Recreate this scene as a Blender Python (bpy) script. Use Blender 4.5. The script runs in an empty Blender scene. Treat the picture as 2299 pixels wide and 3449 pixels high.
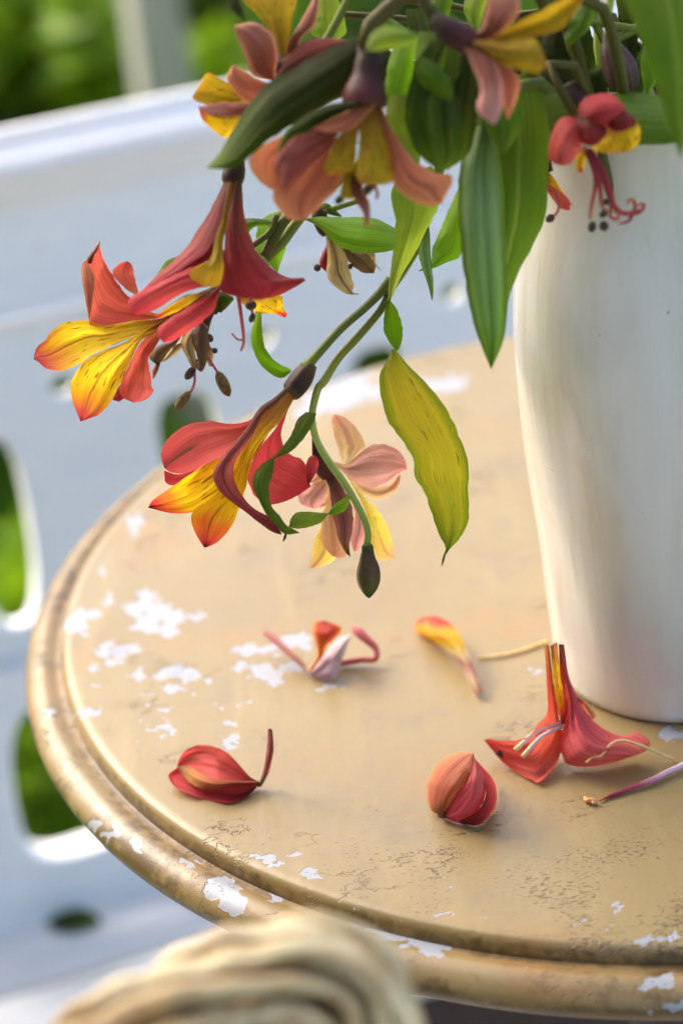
import bpy, bmesh, math, random
import numpy as np
from mathutils import Vector, Matrix
random.seed(4); RNG = np.random.default_rng(7)
scene = bpy.context.scene
COL = scene.collection

# ------------------------------------------------------------------ camera
FPX, TH, DIST, ROLL, CX, CY = 8064.2, .4885, 1.0934, .1088, 1149.5, 1724.5
CAM = np.array([0, -DIST*math.cos(TH), DIST*math.sin(TH)])
FWD = np.array([0, math.cos(TH), -math.sin(TH)])
_u = np.array([0, math.sin(TH), math.cos(TH)]); _r = np.array([1., 0, 0])
RGT = math.cos(ROLL)*_r - math.sin(ROLL)*_u
UPV = math.sin(ROLL)*_r + math.cos(ROLL)*_u
cd = bpy.data.cameras.new('camera'); cam = bpy.data.objects.new('camera', cd); COL.objects.link(cam)
m = Matrix.Identity(4)
for i in range(3):
    m[i][0] = RGT[i]; m[i][1] = UPV[i]; m[i][2] = -FWD[i]; m[i][3] = CAM[i]
cam.matrix_world = m
cd.sensor_fit = 'VERTICAL'; cd.sensor_height = 36; cd.sensor_width = 24
cd.lens = FPX/3449*36
cd.clip_start = .05; cd.clip_end = 200
cd.dof.use_dof = True; cd.dof.focus_distance = .862; cd.dof.aperture_fstop = 5.4
scene.camera = cam

# ------------------------------------------------------------------ light
SUN_AZ, SUN_EL = math.radians(-48), math.radians(44)     # azimuth measured from +Y towards +X
w = bpy.data.worlds.new('World'); scene.world = w; w.use_nodes = True
wn = w.node_tree; bg = wn.nodes['Background']
sky = wn.nodes.new('ShaderNodeTexSky'); sky.sky_type = 'NISHITA'; sky.sun_disc = False
sky.sun_elevation = SUN_EL; sky.sun_rotation = SUN_AZ; sky.dust_density = 6.0; sky.air_density = .9; sky.ozone_density = .6
wn.links.new(sky.outputs[0], bg.inputs[0]); bg.inputs[1].default_value = .15
sl = bpy.data.lights.new('sun', 'SUN'); sl.energy = .8; sl.angle = math.radians(30); sl.color = (1, .96, .90)
so = bpy.data.objects.new('sun', sl); COL.objects.link(so)
sd = Vector((math.sin(SUN_AZ)*math.cos(SUN_EL), math.cos(SUN_AZ)*math.cos(SUN_EL), math.sin(SUN_EL)))
so.rotation_euler = sd.to_track_quat('Z', 'Y').to_euler()
scene.view_settings.view_transform = 'Standard'; scene.view_settings.look = 'None'
scene.view_settings.gamma = 1; scene.view_settings.exposure = 1.65
scene.render.engine = 'CYCLES'
scene.cycles.use_denoising = True
try: scene.cycles.denoiser = 'OPENIMAGEDENOISE'
except Exception: pass
scene.cycles.max_bounces = 10; scene.cycles.transparent_max_bounces = 8
scene.cycles.sample_clamp_indirect = 6

# ------------------------------------------------------------------ helpers
def ray(x, y): return FWD + (x-CX)/FPX*RGT - (y-CY)/FPX*UPV
def at(x, y, d): return CAM + d*ray(x, y)
def onz(x, y, z=0.):
    r = ray(x, y); t = (z-CAM[2])/r[2]; return CAM + t*r
def proj(P):
    q = P-CAM; d = q@FWD
    return np.stack([CX+FPX*(q@RGT)/d, CY-FPX*(q@UPV)/d], -1)

def lin(r, g, b, k=1.):
    f = lambda v: (v/255/12.92 if v/255 <= .04045 else ((v/255+.055)/1.055)**2.4)*k
    return (f(r), f(g), f(b), 1)

def mesh_obj(name, V, Fc, mat, parent=None, uv=None, smooth=True, off=None, attrs=None):
    V = np.asarray(V, float)
    if off is not None: V = V-np.asarray(off)
    me = bpy.data.meshes.new(name); me.from_pydata([tuple(v) for v in V], [], [tuple(int(i) for i in f) for f in Fc])
    mats = mat if isinstance(mat, (list, tuple)) else [mat]
    for q in mats: me.materials.append(q)
    if uv is not None:
        ul = me.uv_layers.new(name='UVMap'); li = np.empty(len(me.loops), int); me.loops.foreach_get('vertex_index', li)
        ul.data.foreach_set('uv', np.asarray(uv, float)[li].ravel())
    if attrs:
        for k, a in attrs.items():
            at_ = me.attributes.new(k, 'FLOAT', 'POINT'); at_.data.foreach_set('value', np.asarray(a, float))
    if smooth: me.polygons.foreach_set('use_smooth', [True]*len(me.polygons))
    me.update()
    o = bpy.data.objects.new(name, me); COL.objects.link(o)
    if parent is not None: o.parent = parent
    return o

def tag(o, label, cat, group=None):
    o['label'] = label; o['category'] = cat
    if group: o['group'] = group
    return o
def thing(name, label, cat, loc=(0, 0, 0), group=None):
    o = bpy.data.objects.new(name, None); o.empty_display_size = .02; COL.objects.link(o); o.location = loc
    return tag(o, label, cat, group)

def catmull(P, n):
    P = np.asarray(P, float)
    if len(P) == 2: return P[0]+(P[1]-P[0])*np.linspace(0, 1, n)[:, None]
    s = np.r_[0, np.cumsum(np.maximum(np.linalg.norm(np.diff(P[:, :2 if P.shape[1] < 4 else 3], axis=0), axis=1), 1e-6)**.6)]
    s /= s[-1]
    Pe = np.vstack([2*P[0]-P[1], P, 2*P[-1]-P[-2]])
    # dense evaluation then arclength resample
    out = []
    for i in range(len(P)-1):
        p0, p1, p2, p3 = Pe[i:i+4]
        for t in np.linspace(0, 1, 16, endpoint=False):
            out.append(.5*((2*p1)+(-p0+p2)*t+(2*p0-5*p1+4*p2-p3)*t*t+(-p0+3*p1-3*p2+p3)*t**3))
    out.append(P[-1]); out = np.array(out)
    a = np.r_[0, np.cumsum(np.linalg.norm(np.diff(out, axis=0), axis=1))]; a /= max(a[-1], 1e-9)
    return np.stack([np.interp(np.linspace(0, 1, n), a, out[:, k]) for k in range(P.shape[1])], 1)

FR = dict(A=(100, 780), B=(480, 1200), C=(980, 1180), D=(440, 520), E=(800, 640), F=(600, 0), G=(1200, 0),
          H=(1515, 0), I=(1400, 2080), J=(840, 2040), K=(520, 2400), L=(1300, 440))
def src(fr, P):
    P = np.asarray([p[:2] for p in P], float); return np.array(FR[fr])+P/2

def loft(fr, L, R, d=None, bulge=1.5, z=(0, 0), zl=None, zr=None, nu=24, nv=11, ruf=.55, table=False, crease=0., wrinkle=1.):
    """surface between two outline edges, base first and tip last; z values in mm towards the camera (or above the table)"""
    L = catmull(src(fr, L), nu); R = catmull(src(fr, R), nu)
    zl = z if zl is None else zl; zr = z if zr is None else zr
    u = np.linspace(0, 1, nu)
    zL = np.interp(u, np.linspace(0, 1, len(zl)), zl); zR = np.interp(u, np.linspace(0, 1, len(zr)), zr)
    ph = RNG.uniform(0, 6, 4); V = []; UV = []
    wd = np.linalg.norm(R-L, axis=1); side = (R-L)/np.maximum(wd, 1e-6)[:, None]
    jag = np.minimum(2.2, wd*.02)[:, None]*np.sin(math.pi*u)[:, None]
    L = L+side*jag*(RNG.normal(size=(nu, 1))*.8); R = R+side*jag*(RNG.normal(size=(nu, 1))*.8)
    ph2 = RNG.uniform(0, 6, 3); wr = min(1.1, .0075*float(wd.max()))*wrinkle
    for i in range(nu):
        for j in range(nv):
            t = j/(nv-1); v = 2*t-1
            p = L[i]*(1-t)+R[i]*t
            h = zL[i]*(1-t)+zR[i]*t + bulge*1.45*(1-v*v)*math.sin(math.pi*min(1, .08+.84*u[i]))**.7 - crease*max(0, 1-abs(v)*4)
            e = abs(v)**3*math.sin(math.pi*u[i])
            h += ruf*e*(math.sin(9*u[i]+ph[0 if v < 0 else 1])+.6*math.sin(23*u[i]+ph[2 if v < 0 else 3]))
            h += wr*math.sin(math.pi*u[i])*(math.sin(7.5*v+ph2[0]+1.5*u[i])*.5+.4*math.sin(13*v+ph2[1]-4*u[i])+.35*math.sin(8*u[i]+3*v+ph2[2]))
            V.append(onz(p[0], p[1], max(.0003, h/1000)) if table else at(p[0], p[1], d-h/1000)); UV.append((t, u[i]))
    Fc = [(i*nv+j, i*nv+j+1, (i+1)*nv+j+1, (i+1)*nv+j) for i in range(nu-1) for j in range(nv-1)]
    return np.array(V), Fc, UV

def merge(parts):
    V, Fc, UV = [], [], []; k = 0
    for v, f, uv in parts:
        V += [tuple(q) for q in v]; Fc += [tuple(i+k for i in g) for g in f]; UV += list(uv); k += len(v)
    return V, Fc, UV

def tube(P, rad, n=10, m=None, ridge=0, ridges=6, cap=True):
    """swept round section along P (world), radii in metres"""
    P = np.asarray(P, float); rad = np.asarray(rad, float)
    if m is None: m = max(6, 6*(len(P)-1)+1)
    if len(rad) != len(P): rad = np.interp(np.linspace(0, 1, len(P)), np.linspace(0, 1, len(rad)), rad)
    Q = catmull(np.hstack([P, rad[:, None]]), m); C, r = Q[:, :3], np.maximum(Q[:, 3], 1e-5)
    T = np.gradient(C, axis=0); T /= np.linalg.norm(T, axis=1)[:, None]+1e-12
    a = np.cross(T[0], [0.3, 1, .2]); a /= np.linalg.norm(a); V = []; UV = []
    for i in range(m):
        a = a-T[i]*(a@T[i]); a /= np.linalg.norm(a); b = np.cross(T[i], a)
        for j in range(n):
            ph = 2*math.pi*j/n; rr = r[i]*(1+ridge*math.cos(ridges*ph))
            V.append(C[i]+rr*(math.cos(ph)*a+math.sin(ph)*b)); UV.append((j/n, i/(m-1)))
    Fc = [(i*n+j, i*n+(j+1) % n, (i+1)*n+(j+1) % n, (i+1)*n+j) for i in range(m-1) for j in range(n)]
    if cap: Fc += [tuple(range(n-1, -1, -1)), tuple((m-1)*n+j for j in range(n))]
    return np.array(V), Fc, UV

def pth(fr, P, d):
    """pixel path with per-point mm towards camera -> world"""
    out = []
    for p in P:
        s = np.array(FR[fr])+np.array(p[:2])/2; h = p[2] if len(p) > 2 else 0
        out.append(at(s[0], s[1], d-h/1000))
    return out
def ptable(fr, P, h=1.):
    return [onz(*(np.array(FR[fr])+np.array(p[:2])/2), (p[2] if len(p) > 2 else h)/1000) for p in P]

# ------------------------------------------------------------------ materials
class NT:
    def __init__(s, name):
        s.m = bpy.data.materials.new(name); s.m.use_nodes = True; s.t = s.m.node_tree
        s.b = s.t.nodes['Principled BSDF']; s.out = s.t.nodes['Material Output']
    def n(s, typ, ins=None, **at_):
        q = s.t.nodes.new('ShaderNode'+typ)
        for k, v in at_.items(): setattr(q, k, v)
        for k, v in (ins or {}).items(): s.set(q.inputs[k], v)
        return q
    def set(s, sock, v):
        if isinstance(v, bpy.types.NodeSocket): s.t.links.new(v, sock)
        elif isinstance(v, bpy.types.Node): s.t.links.new(v.outputs[0], sock)
        else: sock.default_value = v
    def math(s, op, a, b=0., c=None, clamp=False):
        q = s.n('Math', {0: a, 1: b}, operation=op, use_clamp=clamp)
        if c is not None: s.set(q.inputs[2], c)
        return q.outputs[0]
    def mix(s, f, a, b, blend='MIX'):
        q = s.n('Mix', data_type='RGBA', blend_type=blend); q.clamp_factor = True
        s.set(q.inputs[0], f); s.set(q.inputs[6], a); s.set(q.inputs[7], b); return q.outputs[2]
    def ramp(s, f, stops, interp='LINEAR'):
        q = s.n('ValToRGB', {0: f}); e = q.color_ramp.elements; q.color_ramp.interpolation = interp
        while len(e) > 1: e.remove(e[-1])
        e[0].position = stops[0][0]; e[0].color = stops[0][1] if len(stops[0][1]) == 4 else (*stops[0][1], 1)
        for p, c in stops[1:]:
            k = e.new(p); k.color = c
        return q.outputs[0]
    def smooth(s, f, a, b):
        q = s.n('MapRange', {0: f, 1: a, 2: b, 3: 0., 4: 1.}, interpolation_type='SMOOTHSTEP'); return q.outputs[0]
    def noise(s, vec, scale, detail=3., rough=.55, dist=0., w=None):
        q = s.n('TexNoise', {'Vector': vec, 'Scale': scale, 'Detail': detail, 'Roughness': rough, 'Distortion': dist}); return q.outputs[0]
    def mapv(s, vec, sc=(1, 1, 1), loc=(0, 0, 0), rot=(0, 0, 0)):
        return s.n('Mapping', {'Vector': vec, 'Scale': sc, 'Location': loc, 'Rotation': rot}).outputs[0]
    def bump(s, h, strength=.3, dist=.001):
        return s.n('Bump', {'Height': h, 'Strength': strength, 'Distance': dist}).outputs[0]
W1, K0 = (1, 1, 1, 1), (0, 0, 0, 1)

def organ(name, stops, vein=.35, vscale=26, transl=.45, rough=.55, streak=None, rib=None, blotch=None, edge=None, sat=1.0, bump=.4, ribw=.09, tip=None, spec=.22, dim=.82):
    """petal / leaf tissue: colour along the blade, fine lengthwise veins, light shining through"""
    stops = [(p, (c_[0]*dim, c_[1]*dim, c_[2]*dim, 1)) for p, c_ in stops]
    s = NT(name); uv = s.n('UVMap').outputs[0]; sp = s.n('SeparateXYZ', {0: uv})
    x, y = sp.outputs[0], sp.outputs[1]
    oi = s.n('ObjectInfo').outputs['Random']
    seed = s.n('CombineXYZ', {2: s.math('MULTIPLY', oi, 37.)}).outputs[0]
    uvs = s.n('VectorMath', {0: uv, 1: seed}, operation='ADD').outputs[0]
    soft = s.noise(s.mapv(uvs, (3.5, 2.2, 1)), 1.0, 3)
    yy = s.math('ADD', y, s.math('MULTIPLY', s.math('SUBTRACT', soft, .5), .22))
    col = s.ramp(yy, stops)
    cen = s.math('ABSOLUTE', s.math('SUBTRACT', x, .5))
    if edge:   # (colour, amount): margins of another colour
        col = s.mix(s.math('MULTIPLY', s.smooth(s.math('ADD', cen, s.math('MULTIPLY', soft, .15)), .38, .56), edge[1]), col, edge[0])
    if blotch: # (colour, threshold, scale)
        b = s.noise(s.mapv(uvs, (5.*blotch[2], 1.6*blotch[2], 1)), 1.0, 4, .6)
        col = s.mix(s.math('MULTIPLY', s.smooth(b, blotch[1], blotch[1]+.13), .85), col, blotch[0])
    v1 = s.noise(s.mapv(uvs, (vscale, .9, 1)), 1.0, 4, .6)
    v2 = s.noise(s.mapv(uvs, (vscale*3.2, 2.6, 1)), 1.0, 2)
    vv = s.math('ADD', s.math('MULTIPLY', v1, .5), s.math('MULTIPLY', v2, .5))
    dk = s.smooth(vv, .36, .62)
    col = s.mix(vein, col, s.mix(1.0, col, s.ramp(dk, [(0, (.45, .34, .34, 1)), (.5, (.94, .92, .92, 1)), (1, (1.18, 1.18, 1.16, 1))]), 'MULTIPLY'))
    if rib:    # (colour, strength, y0, y1)
        rm = s.math('MULTIPLY', s.math('SUBTRACT', 1., s.smooth(cen, ribw*.3, ribw)), s.math('MULTIPLY', s.smooth(y, rib[2], rib[2]+.15), rib[1]))
        col = s.mix(rm, col, rib[0])
    if streak: # (colour, threshold, y0, y1)
        sn = s.noise(s.mapv(uvs, (24, 8.5, 1)), 1.0, 1., .3)
        band = s.math('MULTIPLY', s.smooth(y, streak[2]-.08, streak[2]+.05), s.math('SUBTRACT', 1., s.smooth(y, streak[3]-.06, streak[3]+.06)))
        col = s.mix(s.math('MULTIPLY', s.math('MULTIPLY', s.smooth(sn, streak[1], streak[1]+.05), band), .7), col, streak[0])
    if tip:
        col = s.mix(s.math('MULTIPLY', s.smooth(s.math('SUBTRACT', y, s.math('MULTIPLY', cen, .10)), .93, .985), .9), col, tip)
    s.set(s.b.inputs['Base Color'], col); s.b.inputs['Roughness'].default_value = rough
    s.b.inputs['Specular IOR Level'].default_value = spec
    cell = s.noise(s.n('TexCoord').outputs['Object'], 1300., 2)
    bp = s.bump(s.math('ADD', vv, s.math('MULTIPLY', cell, .35)), min(1., bump*1.9), .0007); s.set(s.b.inputs['Normal'], bp)
    tr = s.n('BsdfTranslucent', {0: s.mix(1., col, (1.1, 1.05, .95, 1), 'MULTIPLY'), 1: bp})
    mx = s.n('MixShader', {0: transl, 1: s.b.outputs[0], 2: tr.outputs[0]})
    s.set(s.out.inputs[0], mx.outputs[0]); return s.m

def plain(name, c1, c2, scale=200., rough=.5, stretch=(1, 1, 1), bump=.2, bdist=.0006, spec=.4, detail=4):
    s = NT(name); co = s.n('TexCoord').outputs['Object']
    nz = s.noise(s.mapv(co, stretch), scale, detail)
    s.set(s.b.inputs['Base Color'], s.mix(s.smooth(nz, .35, .65), c1, c2)); s.b.inputs['Roughness'].default_value = rough
    s.b.inputs['Specular IOR Level'].default_value = spec
    if bump: s.set(s.b.inputs['Normal'], s.bump(nz, bump, bdist))
    return s.m
def tubemat(name, stops, rough=.45, vein=.3):
    s = NT(name); uv = s.n('UVMap').outputs[0]; y = s.n('SeparateXYZ', {0: uv}).outputs[1]
    nz = s.noise(s.mapv(uv, (9, 5, 1)), 1., 4)
    col = s.ramp(y, stops)
    col = s.mix(vein, col, s.mix(1., col, s.ramp(nz, [(.3, (.4, .35, .3, 1)), (.7, (1.25, 1.25, 1.2, 1))]), 'MULTIPLY'))
    s.set(s.b.inputs['Base Color'], s.mix(1., col, (.85, .85, .85, 1), 'MULTIPLY')); s.b.inputs['Roughness'].default_value = rough+.12
    s.b.inputs['Specular IOR Level'].default_value = .22
    s.set(s.b.inputs['Normal'], s.bump(nz, .3, .0005)); return s.m

M = {}
DR = lin(95, 22, 28)
M['coral'] = organ('petal_coral', [(0, lin(124, 62, 50)), (.2, lin(190, 72, 70)), (.55, lin(234, 112, 104)), (.85, lin(226, 92, 90)), (1, lin(196, 50, 62))], .45, rib=(lin(96, 84, 34), .75, .62, 1), ribw=.07, tip=lin(70, 36, 30), dim=.97)
M['coral_in'] = organ('petal_coral_inner', [(0, lin(190, 130, 70)), (.25, lin(206, 92, 76)), (.6, lin(226, 110, 92)), (1, lin(205, 72, 72))], .55, vscale=20, dim=.97)
M['red'] = organ('petal_red', [(0, lin(116, 48, 40)), (.3, lin(188, 62, 66)), (.7, lin(224, 88, 90)), (1, lin(214, 62, 76))], .4, dim=.97)
M['darkred'] = organ('petal_dark_red', [(0, lin(96, 60, 36)), (.2, lin(128, 44, 38)), (.6, lin(160, 44, 44)), (.9, lin(178, 46, 54)), (1, lin(190, 52, 66))], .4, transl=.3)
M['yellow'] = organ('petal_yellow_streaked', [(0, lin(148, 98, 60)), (.16, lin(196, 140, 60)), (.28, lin(248, 214, 70)), (.68, lin(254, 216, 44)), (.80, lin(246, 166, 44)), (.91, lin(218, 90, 78)), (1, lin(180, 48, 62))], .3, transl=.6, streak=(lin(92, 30, 22), .62, .28, .74), rib=(lin(130, 44, 36), .55, .3, 1), ribw=.04, tip=lin(70, 36, 30), dim=1.)
M['yellow2'] = organ('petal_yellow_orange', [(0, lin(130, 92, 44)), (.2, lin(178, 128, 50)), (.34, lin(246, 206, 46)), (.74, lin(254, 208, 30)), (.84, lin(242, 128, 44)), (.95, lin(212, 60, 62)), (1, lin(130, 30, 44))], .3, transl=.6, streak=(lin(100, 34, 20), .62, .42, .76), rib=(lin(140, 40, 36), .55, .62, 1), ribw=.04, tip=lin(70, 36, 30), dim=1.)
M['mauve'] = organ('petal_mauve', [(0, lin(110, 86, 52)), (.2, lin(140, 84, 66)), (.4, lin(180, 96, 92)), (.75, lin(170, 78, 80)), (1, lin(136, 34, 48))], .4, rib=(lin(92, 50, 44), .55, .1, 1), ribw=.12, tip=lin(70, 36, 30))
M['palepink'] = organ('petal_pale_pink', [(0, lin(226, 196, 146)), (.2, lin(222, 170, 150)), (.6, lin(226, 168, 160)), (1, lin(214, 140, 140))], .35, transl=.45, rib=(lin(176, 112, 104), .6, .05, 1), ribw=.12, dim=1.)
M['peach'] = organ('petal_peach', [(0, lin(250, 232, 176)), (.3, lin(240, 206, 150)), (.7, lin(234, 186, 144)), (1, lin(224, 160, 134))], .3, transl=.45, rib=(lin(196, 126, 116), .5, .15, 1), ribw=.16, dim=1.)
M['paleyellow'] = organ('petal_pale_yellow', [(0, lin(250, 238, 170)), (.45, lin(252, 232, 100)), (.8, lin(248, 214, 110)), (1, lin(226, 168, 130))], .2, transl=.5, streak=(lin(130, 100, 30), .66, .35, .7), rib=(lin(200, 130, 100), .5, .6, 1), dim=1.)
M['palemauve'] = organ('petal_dusky', [(0, lin(84, 50, 44)), (.3, lin(150, 96, 92)), (.75, lin(168, 108, 104)), (.9, lin(150, 110, 60)), (1, lin(92, 60, 40))], .45, rib=(lin(110, 60, 56), .5, .05, 1))
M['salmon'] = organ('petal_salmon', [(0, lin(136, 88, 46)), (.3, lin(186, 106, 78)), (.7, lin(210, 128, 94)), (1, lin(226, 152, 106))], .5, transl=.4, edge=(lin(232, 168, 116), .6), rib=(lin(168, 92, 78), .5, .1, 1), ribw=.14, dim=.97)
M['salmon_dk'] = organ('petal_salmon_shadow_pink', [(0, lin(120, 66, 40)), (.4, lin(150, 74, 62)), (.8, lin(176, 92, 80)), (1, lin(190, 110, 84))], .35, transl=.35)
M['olive_yellow'] = organ('petal_olive_yellow', [(0, lin(150, 104, 40)), (.3, lin(176, 140, 30)), (.7, lin(206, 176, 40)), (1, lin(214, 160, 50))], .35, transl=.45, streak=(lin(110, 60, 24), .64, .3, .8))
M['brownpink'] = organ('petal_brown_pink', [(0, lin(104, 48, 28)), (.4, lin(144, 78, 58)), (.8, lin(192, 124, 104)), (1, lin(210, 164, 112))], .5, edge=(lin(216, 156, 116), .6), transl=.35)
M['pink'] = organ('petal_soft_pink', [(0, lin(136, 80, 58)), (.4, lin(184, 116, 102)), (.75, lin(218, 152, 150)), (1, lin(234, 182, 188))], .45, edge=(lin(230, 176, 170), .5), transl=.4, rib=(lin(200, 180, 130), .4, .4, 1), ribw=.15)
M['wither'] = organ('withered_cream', [(0, lin(140, 104, 70)), (.3, lin(206, 178, 120)), (.75, lin(226, 202, 146)), (1, lin(170, 124, 70))], .5, vscale=16, transl=.3, rough=.65, streak=(lin(84, 52, 40), .66, .35, .9), rib=(lin(110, 74, 50), .7, .05, 1), bump=.6)
M['witherbrown'] = organ('withered_brown', [(0, lin(84, 56, 44)), (.4, lin(120, 88, 68)), (.8, lin(128, 104, 62)), (1, lin(88, 70, 40))], .6, vscale=14, transl=.2, rough=.65, bump=.6)
M['leaf'] = organ('leaf_green', [(0, lin(104, 128, 36)), (.4, lin(90, 126, 22)), (1, lin(104, 138, 28))], .3, transl=.45, rough=.4, rib=(lin(130, 150, 60), .5, .0, 1), ribw=.05)
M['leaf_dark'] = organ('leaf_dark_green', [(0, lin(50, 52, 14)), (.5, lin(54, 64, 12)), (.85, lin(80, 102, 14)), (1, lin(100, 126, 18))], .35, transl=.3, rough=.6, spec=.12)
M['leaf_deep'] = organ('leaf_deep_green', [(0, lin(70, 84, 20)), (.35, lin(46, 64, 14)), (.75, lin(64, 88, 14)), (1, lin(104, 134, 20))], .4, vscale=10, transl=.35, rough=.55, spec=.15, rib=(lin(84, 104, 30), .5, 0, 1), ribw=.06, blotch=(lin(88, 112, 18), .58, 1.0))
M['leaf_bright'] = organ('leaf_backlit_green', [(0, lin(150, 180, 60)), (.3, lin(130, 180, 30)), (.7, lin(120, 172, 26)), (1, lin(110, 160, 34))], .35, transl=.5, rough=.4)  # lighter copy of the leaf green, backlighting put into the colour
M['leaf_sheen'] = organ('leaf_painted_sheen', [(0, lin(92, 124, 40)), (.4, lin(124, 158, 104)), (.8, lin(122, 166, 76)), (1, lin(112, 150, 16))], .35, vscale=9, transl=.38, rough=.28, edge=(lin(84, 110, 8), .9))  # pale grey-green centre is the blade's sheen painted into its colour
M['leaf_lime'] = organ('leaf_yellow_green', [(0, lin(150, 170, 60)), (.4, lin(150, 176, 48)), (1, lin(110, 150, 50))], .4, transl=.45, rough=.42)
M['leaf_yellow'] = organ('leaf_turning_yellow', [(0, lin(150, 160, 30)), (.2, lin(206, 186, 40)), (.5, lin(200, 188, 36)), (.8, lin(168, 170, 28)), (.93, lin(120, 146, 24)), (1, lin(96, 130, 22))], .28, vscale=17, transl=.45, rough=.42, edge=(lin(112, 140, 14), .85), blotch=(lin(64, 92, 14), .60, 3.2), streak=(lin(60, 84, 14), .69, .1, .97), bump=.35, dim=.82)
M['stem'] = tubemat('stem_green', [(0, lin(96, 104, 44)), (.5, lin(104, 112, 52)), (1, lin(120, 134, 52))])
M['stem_brown'] = tubemat('stem_olive_brown', [(0, lin(80, 82, 30)), (.5, lin(92, 96, 38)), (1, lin(90, 80, 36))])
M['stem_pale'] = tubemat('stem_pale_green', [(0, lin(110, 118, 46)), (.35, lin(150, 156, 60)), (.6, lin(190, 200, 100)), (1, lin(140, 160, 60))])
M['ovary'] = tubemat('ovary_dark', [(0, lin(96, 84, 36)), (.35, lin(74, 52, 36)), (.75, lin(56, 38, 32)), (1, lin(110, 84, 40))], .4)
M['ovary_purple'] = tubemat('ovary_purple', [(0, lin(60, 50, 30)), (.4, lin(60, 36, 36)), (1, lin(100, 46, 44))], .4)
M['bud'] = tubemat('bud_brown_green', [(0, lin(92, 110, 40)), (.14, lin(78, 62, 34)), (.5, lin(96, 72, 50)), (.8, lin(98, 96, 46)), (1, lin(60, 56, 30))], .28, .45)
M['bud_purple'] = tubemat('bud_purple', [(0, lin(84, 84, 40)), (.25, lin(74, 50, 48)), (.6, lin(92, 66, 62)), (.92, lin(60, 40, 36)), (1, lin(160, 150, 80))], .3, .45)
M['filament'] = tubemat('filament_pink', [(0, lin(196, 90, 90)), (1, lin(206, 110, 116))])
M['filament_dk'] = tubemat('filament_maroon', [(0, lin(120, 36, 40)), (.5, lin(176, 66, 70)), (.8, lin(206, 96, 78)), (1, lin(220, 140, 96))])
M['filament_white'] = tubemat('filament_white', [(0, lin(240, 200, 196)), (.7, lin(246, 226, 210)), (1, lin(240, 206, 130))])
M['anther'] = plain('anther_brown', lin(96, 76, 40), lin(120, 100, 52), 900, .75, bump=.6)
M['anther_dk'] = plain('anther_dark', lin(52, 40, 38), lin(84, 66, 52), 900, .75, bump=.6)
M['thread'] = plain('thread_yellow', lin(222, 186, 110), lin(236, 206, 140), 500, .6)

# ------------------------------------------------------------------ ground beyond and below
GZ = -.80
s = NT('lawn'); co = s.n('TexCoord').outputs['Object']
a = s.noise(co, 1.6, 5); b = s.noise(co, 60., 4)
c = s.mix(s.smooth(a, .35, .68), lin(44, 84, 12), lin(104, 140, 22)); c = s.mix(.5, c, s.mix(1., c, s.ramp(b, [(.3, (.3, .3, .3, 1)), (.7, (1.4, 1.4, 1.4, 1))]), 'MULTIPLY'))
s.set(s.b.inputs['Base Color'], c); s.b.inputs['Roughness'].default_value = .9
s.b.inputs['Specular IOR Level'].default_value = .1; M['lawn'] = s.m
lawn = mesh_obj('lawn', [(-60, -60, GZ-.004), (60, -60, GZ-.004), (60, 60, GZ-.004), (-60, 60, GZ-.004)], [(0, 1, 2, 3)], M['lawn']); lawn['kind'] = 'structure'
s = NT('bounce_paving'); co = s.n('TexCoord').outputs['Object']  # unseen slab, made pale to bounce light onto the bench
s.set(s.b.inputs['Base Color'], s.mix(s.noise(co, 14., 6), lin(186, 182, 174), lin(206, 202, 192))); s.b.inputs['Roughness'].default_value = .85; M['bounce_paving'] = s.m
pv = [(-2.2, -3.4), (3.2, -3.4), (3.2, .12), (-2.2, .12)]
pav = mesh_obj('bounce_paving', [(x, y, GZ+zz) for zz in (-.03, 0) for x, y in pv], [(4, 5, 6, 7), (0, 1, 5, 4), (1, 2, 6, 5), (2, 3, 7, 6), (3, 0, 4, 7)], M['bounce_paving'], smooth=False); pav['kind'] = 'structure'
s = NT('shade_strip'); co = s.n('TexCoord').outputs['Object']  # near-black strip, paints the shade under the bench into the ground colour
s.set(s.b.inputs['Base Color'], s.mix(s.noise(co, 40., 6), lin(20, 19, 21), lin(34, 31, 32))); s.b.inputs['Roughness'].default_value = 1.; s.b.inputs['Specular IOR Level'].default_value = .02; M['shade_strip'] = s.m
shade_strip = mesh_obj('shade_strip', [(-.5, .12, GZ), (3.2, .12, GZ), (3.2, .9, GZ), (-.2, .62, GZ)], [(0, 1, 2, 3)], M['shade_strip']); shade_strip['kind'] = 'structure'
# grass blades
M['grass'] = plain('grass', lin(70, 118, 16), lin(116, 152, 30), 3., .6, bump=0)
V, Fc = [], []
for i in range(26000):
    x, y = RNG.uniform(-1.6, 1.6), RNG.uniform(.66, 4.2); h = RNG.uniform(.03, .07); a = RNG.uniform(0, 6.28); q = RNG.uniform(.003, .006)
    dx, dy = math.cos(a)*q, math.sin(a)*q; lx, ly = RNG.normal(0, .018, 2); k = len(V)
    V += [(x-dx, y-dy, GZ-.004), (x+dx, y+dy, GZ-.004), (x+lx, y+ly, GZ+h)]; Fc.append((k, k+1, k+2))
gr = mesh_obj('grass', V, Fc, M['grass']); gr['kind'] = 'stuff'; tag(gr, 'short green grass blades of the lawn behind the white bench', 'grass')

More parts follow.
